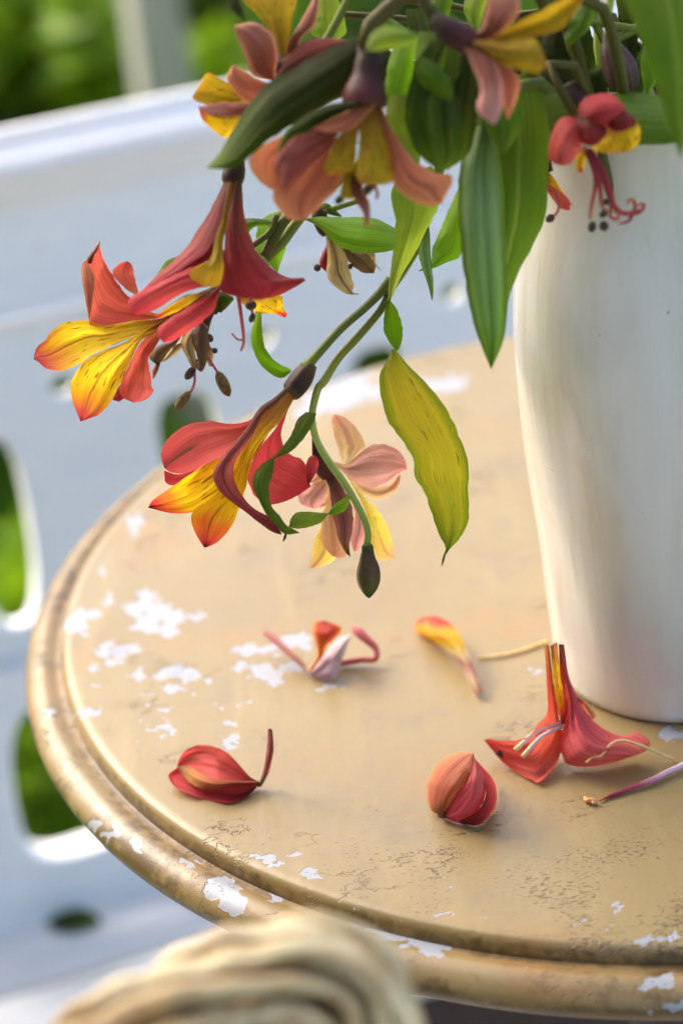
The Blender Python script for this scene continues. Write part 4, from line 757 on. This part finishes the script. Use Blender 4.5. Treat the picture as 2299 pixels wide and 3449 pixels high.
# --- red bloom hanging in front of the vase
S = Spray('stem with red bloom and long curling stamens hanging before the vase rim')
dG = .784
S.main([mouth(-.03, -.045, .005), at(1830, 230, .785), at(1900, 320, .788), at(1945, 400, .79)], [.0022, .002, .0018, .0022], 'stem_brown')
fg = S.tube('flower', pth('H', [(800, 560), (860, 690), (920, 800)], dG+.012), np.array([50, 80, 90])/2/FPX*dG, M['ovary_purple'], n=14)
for L, R, mt, zl, zr, b in [
    ([(1010, 850), (985, 960), (955, 1012), (1080, 1032), (1165, 1024)], [(1180, 800), (1262, 830), (1278, 920), (1252, 992), (1168, 1026)], 'yellow2', (-2, 0), (0, 2), 3),
    ([(850, 780), (875, 690), (960, 640), (1060, 628), (1135, 670), (1182, 742)], [(900, 880), (960, 900), (1060, 870), (1150, 800), (1184, 746)], 'red', (0, 3), (4, 5), 5),
    ([(900, 980), (838, 1060), (850, 1142), (880, 1164)], [(935, 1000), (910, 1080), (898, 1142), (883, 1165)], 'yellow2', (-2, -2), (-2, -2), 1),
    ([(870, 790), (760, 788), (688, 880), (658, 1020), (672, 1085), (742, 1114)], [(915, 870), (890, 970), (845, 1065), (795, 1108), (746, 1115)], 'coral', (2, 6), (4, 6), 5),
    ([(860, 780), (848, 880), (895, 965), (950, 985)], [(1000, 810), (1052, 880), (1005, 965), (954, 987)], 'darkred', (6, 9), (6, 9), 3),
    ([(1045, 790), (1058, 850), (1100, 880), (1135, 886)], [(1160, 735), (1225, 780), (1254, 830), (1200, 870), (1138, 888)], 'darkred', (6, 7), (6, 7), 3)]:
    S.petal('H', L, R, dG, mt, fg, zl=zl, zr=zr, bulge=b)
P = lambda *q: pth('H', q, dG)
S.stamen(P((920, 1010), (970, 1150), (975, 1260), (948, 1400), (940, 1480)), [.0012, .0009, .0008, .0007, .0006], 'filament_dk', fg, P((962, 1490), (948, 1566)), .0014, 'anther_dk')
S.stamen(P((925, 1010), (990, 1150), (1010, 1280), (1022, 1390), (1055, 1420)), [.0012, .0009, .0008, .0007, .0006], 'filament_dk', fg, P((1055, 1420), (1008, 1462)), .0012, 'anther_dk')
S.stamen(P((930, 1010), (1010, 1150), (1060, 1290), (1085, 1380), (1075, 1450), (1110, 1478), (1138, 1450), (1100, 1420)), [.0013, .001, .0009, .0008, .0006, .0006, .0006, .0005], 'filament_dk', fg, P((1026, 1488), (1042, 1558)), .0016, 'anther_dk')
S.stamen(P((930, 1010), (1020, 1140), (1075, 1290), (1100, 1380), (1160, 1435), (1230, 1430), (1245, 1380), (1225, 1345), (1195, 1352), (1196, 1378)), [.0013, .0011, .0011, .001, .0009, .0009, .0008, .0007, .0005, .0004], 'filament_dk', fg)
S.stamen(P((1150, 1430), (1230, 1440), (1290, 1415), (1304, 1380), (1280, 1372), (1268, 1392)), [.0007, .0008, .0007, .0006, .0005, .0003], 'filament_dk', fg)
S.stamen(P((1225, 1435), (1210, 1478), (1175, 1500), (1128, 1505)), [.0007, .0006, .0005, .0003], 'filament_dk', fg)
S.anther(P((1040, 1340), (1062, 1380)), .0012, 'anther_dk', fg)
f2 = S.tube('flower', pth('H', [(560, 1000), (610, 1100), (640, 1170)], dG+.04), np.array([50, 70, 60])/2/FPX*dG, M['ovary_purple'], n=12)
S.petal('H', [(610, 1110), (700, 1200), (760, 1300), (826, 1386)], [(610, 1190), (690, 1270), (752, 1325), (823, 1388)], dG+.04, 'yellow2', f2, z=(0, 0))
S.petal('H', [(610, 1220), (680, 1330), (740, 1402), (798, 1418)], [(620, 1210), (740, 1290), (802, 1350), (806, 1414)], dG+.038, 'coral_in', f2, z=(0, 0), bulge=2)
S.stamen(pth('H', [(705, 1300), (730, 1380), (722, 1425), (698, 1455)], dG+.034), [.0006, .0005], 'filament', f2, pth('H', [(700, 1452), (645, 1490)], dG+.034), .0014, 'anther_dk')

# --- purple bud and broad leaves on the right
S = Spray('stem with purple closed bud and broad leaves at the mouth of the vase')
S.main([mouth(.0, .0, .0), pth('H', [(1000, 300)], .83)[0], at(2010, -60, .83), at(2060, -120, .82)], [.0026, .0024, .0022, .002])
S.tube('stem', pth('H', [(1060, -140), (1075, 0), (1060, 140), (1070, 260)], .815), [.0014, .0013, .0013, .0016], M['stem_pale'])
S.tube('bud', pth('H', [(1058, 220), (1066, 270), (1100, 370), (1150, 480), (1185, 570), (1202, 630), (1207, 652)], .812), np.array([26, 44, 88, 108, 84, 36, 12])/2/FPX*.82, M['bud_purple'], n=36, ridge=.08)
S.leaf('H', [(640, 640), (800, 618), (1000, 640), (1200, 620), (1390, 640), (1660, 660)], [(660, 850), (850, 900), (1100, 955), (1270, 978), (1400, 976), (1660, 940)], .797, 'leaf', bulge=3, zl=(0, -8, -8), zr=(0, 4, 2), nv=15)
S.leaf('H', [(1100, -200), (1160, -20), (1245, 180), (1335, 400), (1402, 640), (1472, 860), (1552, 1066)], [(1700, -200), (1760, 0), (1720, 400), (1660, 700), (1600, 900), (1557, 1068)], .735, 'leaf', bulge=4, zl=(0, 4, 6), zr=(0, -4, 4), nv=15, nu=30)
S.leaf('H', [(900, -80), (820, 120), (770, 250), (788, 312)], [(990, -80), (965, 120), (905, 230), (794, 314)], .80, 'leaf', bulge=2)
S.leaf('H', [(1300, 300), (1280, 440), (1310, 640)], [(1400, 320), (1400, 500), (1330, 660)], .83, 'leaf_bright', bulge=2)

# --- more cut stems standing in the vase behind the blooms
for i, (lab, top, dd, mt, lv) in enumerate([
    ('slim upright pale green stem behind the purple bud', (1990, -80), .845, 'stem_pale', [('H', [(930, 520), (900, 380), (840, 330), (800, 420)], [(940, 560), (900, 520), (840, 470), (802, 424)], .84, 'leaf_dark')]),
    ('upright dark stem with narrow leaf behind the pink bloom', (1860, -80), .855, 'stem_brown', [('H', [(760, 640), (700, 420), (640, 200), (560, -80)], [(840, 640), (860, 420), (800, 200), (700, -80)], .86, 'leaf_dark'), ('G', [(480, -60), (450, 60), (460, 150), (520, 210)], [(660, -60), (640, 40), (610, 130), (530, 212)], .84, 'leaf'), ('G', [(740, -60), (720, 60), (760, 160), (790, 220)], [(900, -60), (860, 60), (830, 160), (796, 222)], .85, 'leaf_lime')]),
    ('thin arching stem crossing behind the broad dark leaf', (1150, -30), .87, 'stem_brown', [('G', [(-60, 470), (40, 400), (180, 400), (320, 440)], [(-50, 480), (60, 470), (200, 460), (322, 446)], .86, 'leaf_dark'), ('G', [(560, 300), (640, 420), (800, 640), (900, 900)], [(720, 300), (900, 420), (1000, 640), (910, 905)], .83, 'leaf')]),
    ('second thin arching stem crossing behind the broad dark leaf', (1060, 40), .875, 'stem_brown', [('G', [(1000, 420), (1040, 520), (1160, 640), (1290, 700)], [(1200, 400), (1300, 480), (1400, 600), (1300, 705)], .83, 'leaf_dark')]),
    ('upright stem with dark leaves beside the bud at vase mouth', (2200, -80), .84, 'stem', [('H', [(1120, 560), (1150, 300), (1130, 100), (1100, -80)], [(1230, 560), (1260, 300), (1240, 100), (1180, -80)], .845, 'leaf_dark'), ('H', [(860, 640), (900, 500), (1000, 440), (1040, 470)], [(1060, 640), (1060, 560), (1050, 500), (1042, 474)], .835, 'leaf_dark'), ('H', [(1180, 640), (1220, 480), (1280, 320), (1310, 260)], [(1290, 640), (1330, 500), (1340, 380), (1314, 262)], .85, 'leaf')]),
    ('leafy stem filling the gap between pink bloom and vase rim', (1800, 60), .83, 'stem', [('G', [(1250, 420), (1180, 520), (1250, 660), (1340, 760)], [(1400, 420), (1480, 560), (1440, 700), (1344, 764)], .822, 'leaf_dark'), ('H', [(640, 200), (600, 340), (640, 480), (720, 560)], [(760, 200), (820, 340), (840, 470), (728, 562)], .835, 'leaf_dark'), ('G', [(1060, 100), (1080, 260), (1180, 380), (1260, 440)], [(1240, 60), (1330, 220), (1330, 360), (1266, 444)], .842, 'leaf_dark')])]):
    S = Spray(lab)
    b = mouth(-.02+.01*i, .005*(i % 3), -.002)
    mid = at((proj(b[None])[0][0]*.45+top[0]*.55), (proj(b[None])[0][1]*.35+top[1]*.65)-30, dd)
    S.main([b, mid, at(top[0], top[1], dd)], [.0022, .0018, .0016], mt)
    for fr, L, R, d_, m_ in lv: S.leaf(fr, L, R, d_, m_, bulge=2)

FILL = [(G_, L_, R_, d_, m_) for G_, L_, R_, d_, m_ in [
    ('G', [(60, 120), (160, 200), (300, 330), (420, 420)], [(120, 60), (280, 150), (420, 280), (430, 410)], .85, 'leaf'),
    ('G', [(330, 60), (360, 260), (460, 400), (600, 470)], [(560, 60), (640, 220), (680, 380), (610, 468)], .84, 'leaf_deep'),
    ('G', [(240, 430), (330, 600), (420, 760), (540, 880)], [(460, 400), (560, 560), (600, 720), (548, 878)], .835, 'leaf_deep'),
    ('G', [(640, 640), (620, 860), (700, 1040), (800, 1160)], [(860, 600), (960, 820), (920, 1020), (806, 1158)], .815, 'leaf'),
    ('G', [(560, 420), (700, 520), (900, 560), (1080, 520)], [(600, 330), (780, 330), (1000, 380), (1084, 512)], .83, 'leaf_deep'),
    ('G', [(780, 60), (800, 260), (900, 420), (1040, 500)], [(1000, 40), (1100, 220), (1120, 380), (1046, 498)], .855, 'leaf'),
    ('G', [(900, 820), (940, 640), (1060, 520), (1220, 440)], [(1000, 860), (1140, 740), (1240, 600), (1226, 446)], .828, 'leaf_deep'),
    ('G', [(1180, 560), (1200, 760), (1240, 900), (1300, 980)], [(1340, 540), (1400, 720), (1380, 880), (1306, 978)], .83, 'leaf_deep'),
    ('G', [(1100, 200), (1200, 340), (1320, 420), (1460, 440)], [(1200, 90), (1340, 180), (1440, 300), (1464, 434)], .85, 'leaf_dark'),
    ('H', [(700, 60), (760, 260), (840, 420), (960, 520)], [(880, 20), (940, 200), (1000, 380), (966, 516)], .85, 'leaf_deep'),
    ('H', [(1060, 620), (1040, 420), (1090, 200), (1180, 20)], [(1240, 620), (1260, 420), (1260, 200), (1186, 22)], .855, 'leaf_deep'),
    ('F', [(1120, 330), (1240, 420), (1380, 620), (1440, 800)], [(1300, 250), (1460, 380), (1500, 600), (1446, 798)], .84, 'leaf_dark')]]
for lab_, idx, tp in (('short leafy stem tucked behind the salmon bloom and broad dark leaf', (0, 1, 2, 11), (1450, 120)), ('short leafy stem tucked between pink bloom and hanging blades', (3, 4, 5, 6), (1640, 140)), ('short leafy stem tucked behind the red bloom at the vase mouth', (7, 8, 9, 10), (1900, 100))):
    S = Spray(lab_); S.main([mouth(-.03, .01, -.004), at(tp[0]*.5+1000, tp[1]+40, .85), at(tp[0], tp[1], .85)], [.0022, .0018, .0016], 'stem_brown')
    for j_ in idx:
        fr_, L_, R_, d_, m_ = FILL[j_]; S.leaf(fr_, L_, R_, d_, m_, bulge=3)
# ------------------------------------------------------------------ fallen petals on the table
def fallen(name, label, cat, parts, mat, group=None, loc=None):
    V, Fc, U = merge(parts); V = np.array(V); o = V.mean(0); o[2] = 0.
    ob = mesh_obj(name, V, Fc, mat, None, U, off=o); ob.location = o; return tag(ob, label, cat, group)
M['fall_yellow'] = organ('petal_fallen_yellow', [(0, lin(190, 130, 100)), (.12, lin(240, 206, 176)), (.3, lin(214, 150, 140)), (.42, lin(244, 220, 170)), (.55, lin(246, 200, 40)), (.74, lin(244, 176, 40)), (.82, lin(222, 90, 70)), (1, lin(200, 50, 64))], .25, transl=.3)
fallen('fallen_petal', 'fallen orange yellow petal with red tip lying beside the vase', 'petal',
       [loft('J', [(1566, 585), (1500, 380), (1410, 190), (1330, 105), (1250, 70)], [(1512, 592), (1440, 430), (1350, 335), (1230, 245), (1135, 195), (1108, 130), (1150, 82), (1246, 68)], table=True, zl=(3, 7, 12, 8), zr=(1, 1, 2, 5), bulge=3)], M['fall_yellow'])
pk = thing('fallen_petal', 'fallen coral petal with upright stalk lying near the left table edge', 'petal', tuple(onz(780, 2640)))
def put(root, name, parts, mat, parent=None):
    V, Fc, U = merge(parts); return mesh_obj(name, V, Fc, mat, parent or root, U, off=root.location)
put(pk, 'blade', [loft('K', [(705, 465), (640, 428), (500, 280), (400, 230), (300, 213), (205, 258), (160, 330), (154, 368)], [(705, 488), (500, 472), (350, 432), (225, 374), (158, 371)], table=True, zl=(4, 9, 14, 10, 5), zr=(3, 5, 6, 5), bulge=-2, nv=13)], M['coral'])
put(pk, 'blade', [loft('K', [(700, 478), (500, 470), (350, 430), (220, 372), (156, 368)], [(690, 505), (600, 582), (470, 606), (250, 552), (130, 492), (94, 420), (152, 372)], table=True, zl=(3, 5, 6, 5), zr=(1, 1, 1, 3, 5), bulge=-1.5, nv=13)], M['red'])
M['rib'] = organ('petal_midrib_orange', [(0, lin(140, 70, 56)), (.5, lin(190, 96, 60)), (.8, lin(196, 130, 54)), (1, lin(110, 80, 40))], .6, vscale=8, transl=.2)
put(pk, 'midrib', [loft('K', [(690, 462), (500, 458), (350, 422), (235, 360), (156, 362)], [(690, 480), (520, 492), (400, 520), (265, 492), (190, 420), (158, 372)], table=True, zl=(4.5, 6.5, 7, 6), zr=(4, 5, 4, 5.5), bulge=1, nv=9)], M['rib'])
put(pk, 'stalk', [loft('K', [(690, 500), (730, 400), (755, 250), (762, 160), (764, 108)], [(720, 500), (772, 400), (800, 270), (800, 180), (793, 112)], table=True, zl=(1, 6, 15, 20, 23), zr=(1, 6, 15, 20, 23), bulge=2)], M['mauve'])
M['ball'] = organ('petal_curled_coral', [(0, lin(116, 44, 48)), (.1, lin(206, 78, 94)), (.45, lin(222, 94, 104)), (1, lin(228, 122, 108))], .55, vscale=14, transl=.3, dim=.97)
pb = thing('fallen_petal', 'rounded coral petal curled up like a shell near the front of table', 'petal', tuple(onz(1550, 2770)))
put(pb, 'blade', [loft('I', [(280, 1378), (420, 1300), (472, 1150), (390, 975)], [(320, 1392), (430, 1394), (522, 1290), (544, 1180), (512, 1080), (395, 950)], table=True, zl=(2, 9, 16, 19), zr=(0, 0, 1, 12), bulge=2, nv=11)], M['red'])
put(pb, 'blade', [loft('I', [(175, 1338), (100, 1295), (68, 1180), (90, 1060), (170, 960), (280, 905), (385, 912)], [(190, 1338), (245, 1220), (335, 1100), (390, 1000), (388, 918)], table=True, zl=(1, 3, 8, 16, 22), zr=(2, 10, 18, 22, 22), bulge=3, nv=13)], M['salmon'])
put(pb, 'blade', [loft('I', [(172, 1340), (240, 1210), (330, 1095), (392, 930)], [(190, 1348), (300, 1384), (400, 1335), (462, 1205), (462, 1085), (394, 950)], table=True, zl=(1, 11, 19, 22), zr=(0, 0, 7, 16, 21), bulge=3, nv=13)], M['ball'])
put(pb, 'tip', [tube(ptable('I', [(205, 1322, 4), (180, 1335, 3), (150, 1335, 2.5)]), [.0008, .0010, .0006], 8)], M['anther_dk'])
# fallen whole bloom
pf = thing('fallen_bloom', 'fallen coral trumpet bloom standing on its open mouth against the vase', 'flower', tuple(onz(1850, 2600)))
TB = lambda L, R, **kw: loft('I', L, R, table=True, **kw)
hz = (46, 30, 12, 4)
put(pf, 'petal', [TB([(1040, 540), (1110, 580), (1160, 640), (1190, 690)], [(1060, 520), (1130, 560), (1200, 640), (1214, 665)], z=(24, 16, 12), bulge=1)], M['salmon'])
put(pf, 'petal', [TB([(905, 190), (920, 400), (950, 600), (975, 700)], [(950, 165), (975, 400), (1000, 600), (980, 702)], z=(48, 36, 24, 18), bulge=1.5)], M['yellow'])
put(pf, 'petal', [TB([(960, 180), (970, 400), (990, 600), (960, 720)], [(985, 180), (1010, 420), (1030, 600), (1000, 720)], z=(47, 35, 22, 14), bulge=1)], M['coral'])
put(pf, 'petal', [TB([(864, 185), (880, 450), (882, 640), (820, 720), (740, 810), (600, 830), (480, 815), (458, 822)], [(895, 185), (925, 450), (960, 660), (985, 800), (970, 930), (860, 1090), (780, 1095), (600, 990), (462, 830)], zl=(47, 30, 18, 12, 10), zr=(47, 28, 10, 3, 1.5, 6), bulge=-3, nv=17, nu=36)], M['coral_in'])
put(pf, 'petal', [TB([(962, 185), (1000, 400), (1025, 560), (985, 760), (970, 880), (1010, 980), (1110, 1008), (1300, 985), (1470, 930)], [(995, 180), (1030, 400), (1100, 560), (1180, 680), (1280, 760), (1400, 800), (1480, 770), (1570, 830), (1560, 890), (1474, 930)], zl=(47, 33, 20, 8, 2, 1.5, 2), zr=(47, 31, 14, 10, 8, 4), bulge=5, nv=17, nu=36)], M['ball'])
for a, b in (((975, 708, 15), (665, 895, 9)), ((985, 730, 14), (716, 940, 8))):
    mid = ((a[0]+b[0])/2-10, (a[1]+b[1])/2-30, 14)
    put(pf, 'stamen', [tube(ptable('I', [a, mid, b]), [.0007, .0008, .0010], 8)], M['filament_white'])
put(pf, 'tip', [tube(ptable('I', [(552, 908, 5), (585, 935, 4)]), [.0012, .0005], 8)], M['anther_dk'])
put(pf, 'tip', [tube(ptable('I', [(1478, 900, 5), (1430, 915, 4)]), [.0012, .0005], 8)], M['anther_dk'])
# small withered blossom further back
pw = thing('fallen_bloom', 'small fallen withered blossom with red petal lying on the white chips', 'flower', tuple(onz(1090, 2260)))
put(pw, 'petal', [loft('J', [(395, 395), (280, 295), (170, 195), (100, 165)], [(380, 440), (280, 355), (150, 245), (92, 195)], table=True, z=(3, 6, 9), bulge=2)], M['palepink'])
M['orange'] = organ('petal_red_orange', [(0, lin(240, 190, 130)), (.25, lin(244, 160, 60)), (.6, lin(224, 96, 64)), (1, lin(206, 76, 78))], .2, transl=.4, edge=(lin(248, 176, 40), .5))
put(pw, 'petal', [loft('J', [(380, 440), (445, 360), (450, 280), (428, 180), (440, 108), (500, 103)], [(410, 450), (490, 350), (530, 270), (605, 190), (612, 140), (505, 101)], table=True, zl=(3, 8, 18, 22), zr=(3, 8, 18, 22), bulge=2)], M['orange'])
M['ghost'] = organ('petal_bleached', [(0, lin(206, 170, 186)), (.5, lin(226, 206, 220)), (1, lin(236, 230, 236))], .2, transl=.4)
put(pw, 'petal', [loft('J', [(395, 440), (500, 320), (600, 220), (680, 195)], [(460, 500), (580, 480), (630, 350), (684, 205)], table=True, z=(1, 5, 14), bulge=2)], M['ghost'])
put(pw, 'stalk', [tube(ptable('J', [(560, 400, 2), (640, 385, 2), (760, 365, 3), (845, 360, 4), (850, 290, 7), (790, 230, 10), (735, 180, 12), (695, 150, 13)]), np.array([10, 20, 20, 20, 22, 28, 34, 18])/2/FPX, 10)], M['filament'])
fallen('fallen_thread', 'thin pale yellow thread lying between orange petal and fallen bloom', 'thread', [tube(ptable('I', [(418, 268), (520, 262), (600, 250), (700, 225), (790, 195), (885, 160)]), [.0005, .0006, .0006], 8)], M['thread'])
z6 = lambda l, h: [onz(1300+.6371*x, 2000+.6371*y, hh/1000) for (x, y), hh in zip(l, h)]
fallen('fallen_filament', 'long white filament with crimson tip lying in front of the vase', 'filament', [tube(z6([(1125, 1092), (1200, 1062), (1310, 1020), (1400, 985), (1480, 945), (1568, 905), (1660, 860)], [1, 1, 1.5, 2, 2, 2, 2]), [.0004, .0008, .0009, .0011, .0011, .0011, .001], 8)], tubemat('filament_crimson_white', [(0, lin(200, 140, 80)), (.08, lin(150, 50, 70)), (.35, lin(196, 80, 110)), (.6, lin(236, 190, 206)), (1, lin(244, 236, 236))]))
fallen('fallen_filament', 'curved golden filament hanging over the edge of the fallen bloom', 'filament', [tube(z6([(1055, 893), (1090, 862), (1130, 858), (1160, 825), (1190, 792), (1240, 775), (1310, 790), (1400, 825), (1512, 874)], [9, 10, 11, 12, 14, 14, 13, 9, 1]), [.0004, .0005, .0006], 8)], M['thread'])
fallen('fallen_anther', 'tiny curled orange anther lying beside the crimson filament tip', 'anther', [tube(z6([(1050, 1080), (1062, 1092), (1085, 1090), (1100, 1100), (1085, 1108)], [1, 1.5, 1.5, 1.2, 1]), [.0008, .001, .0008], 8)], plain('anther_orange', lin(206, 140, 84), lin(226, 166, 110), 600, .7))

# ------------------------------------------------------------------ wicker chair in front (top corner of its back)
s = NT('wicker'); uv = s.n('UVMap').outputs[0]; co = s.n('TexCoord').outputs['Object']; oi = s.n('ObjectInfo').outputs['Random']
uvs = s.n('VectorMath', {0: uv, 1: s.n('CombineXYZ', {2: s.math('MULTIPLY', oi, 31.)}).outputs[0]}, operation='ADD').outputs[0]
nz = s.noise(s.mapv(uvs, (5, 14, 1)), 1., 4); fb = s.noise(s.mapv(uvs, (22, 3, 1)), 1., 3)
c = s.mix(s.smooth(nz, .4, .66), lin(228, 210, 164), lin(156, 122, 72)); c = s.mix(s.smooth(fb, .52, .7), c, lin(238, 224, 186)); c = s.mix(s.math('MULTIPLY', s.smooth(oi, .6, .85), .6), c, lin(166, 128, 76))
s.set(s.b.inputs['Base Color'], c); s.b.inputs['Roughness'].default_value = .6; s.set(s.b.inputs['Normal'], s.bump(fb, .5, .001)); M['wicker'] = s.m
M['core'] = plain('wicker_core', lin(30, 23, 14), lin(52, 40, 24), 90, .8)
dW = .62
q = lambda x, y, h=0: at(x*k, y*k, dW-h/1000)
# cross-section centre line of the rolled top edge: rises from the lower left, turns over the corner and drops on the right
EDGE = [q(-260, 2800, 30), q(100, 2560, 22), q(380, 2390, 14), q(580, 2300, 8), q(720, 2270, 3), q(800, 2330, -2), q(850, 2480, -6), q(880, 2760, -10)]
E_ = catmull(np.array(EDGE), 72)
chair = thing('wicker_chair', 'woven wicker chair back with its top corner before the table edge', 'chair', (float(E_[36][0]), float(E_[36][1]), GZ)); CO = np.array(chair.location)
V, Fc, U = tube(E_[::4], [.0112]*len(E_[::4]), 16); mesh_obj('frame', V, Fc, M['core'], chair, U, off=CO)
T = np.gradient(E_, axis=0); T /= np.linalg.norm(T, axis=1)[:, None]
NS = 10
for j in range(NS):
    P = []
    for i in range(0, 72):
        a = np.cross(T[i], FWD); a /= np.linalg.norm(a); b = np.cross(T[i], a)
        ph = 2*math.pi*j/NS+.045*i+.07*math.sin(i*.3+j*2.4); rr = .0146+.0022*math.sin(i*.30+j*math.pi)+.0006*math.sin(i*1.3+j)
        P.append(E_[i]+rr*(math.cos(ph)*a+math.sin(ph)*b))
    V, Fc, U = tube(P, [.0033+.0006*math.sin(j*1.7+i_*.2) for i_ in range(72)], 8, 140); mesh_obj('strand', V, Fc, M['wicker'], chair, U, off=CO)
dn = -UPV*.9+np.array([0, 0, -.35]); dn /= np.linalg.norm(dn)
for r_ in range(7):
    sh = .021+.0112*r_
    P = [E_[i]+dn*sh+FWD*(.003*math.sin(i*1.2+r_*math.pi))-RGT*.006*(i/54) for i in range(54)]
    V, Fc, U = tube(P, [.0036]*len(P), 8, 100); mesh_obj('strand', V, Fc, M['wicker'], chair, U, off=CO)
for i in range(3, 54, 6):
    V, Fc, U = tube([E_[i], E_[i]+dn*.05, E_[i]+dn*.11], [.004, .004, .004], 8, 20); mesh_obj('stake', V, Fc, M['core'], chair, U, off=CO)
for i in (8, 60):
    p = E_[i]; V, Fc, U = tube([p, p+np.array([0, -.01, -.3]), np.array([p[0], p[1]-.02, GZ+.001])], [.012, .013, .011], 12); mesh_obj('leg', V, Fc, M['core'], chair, U, off=CO)
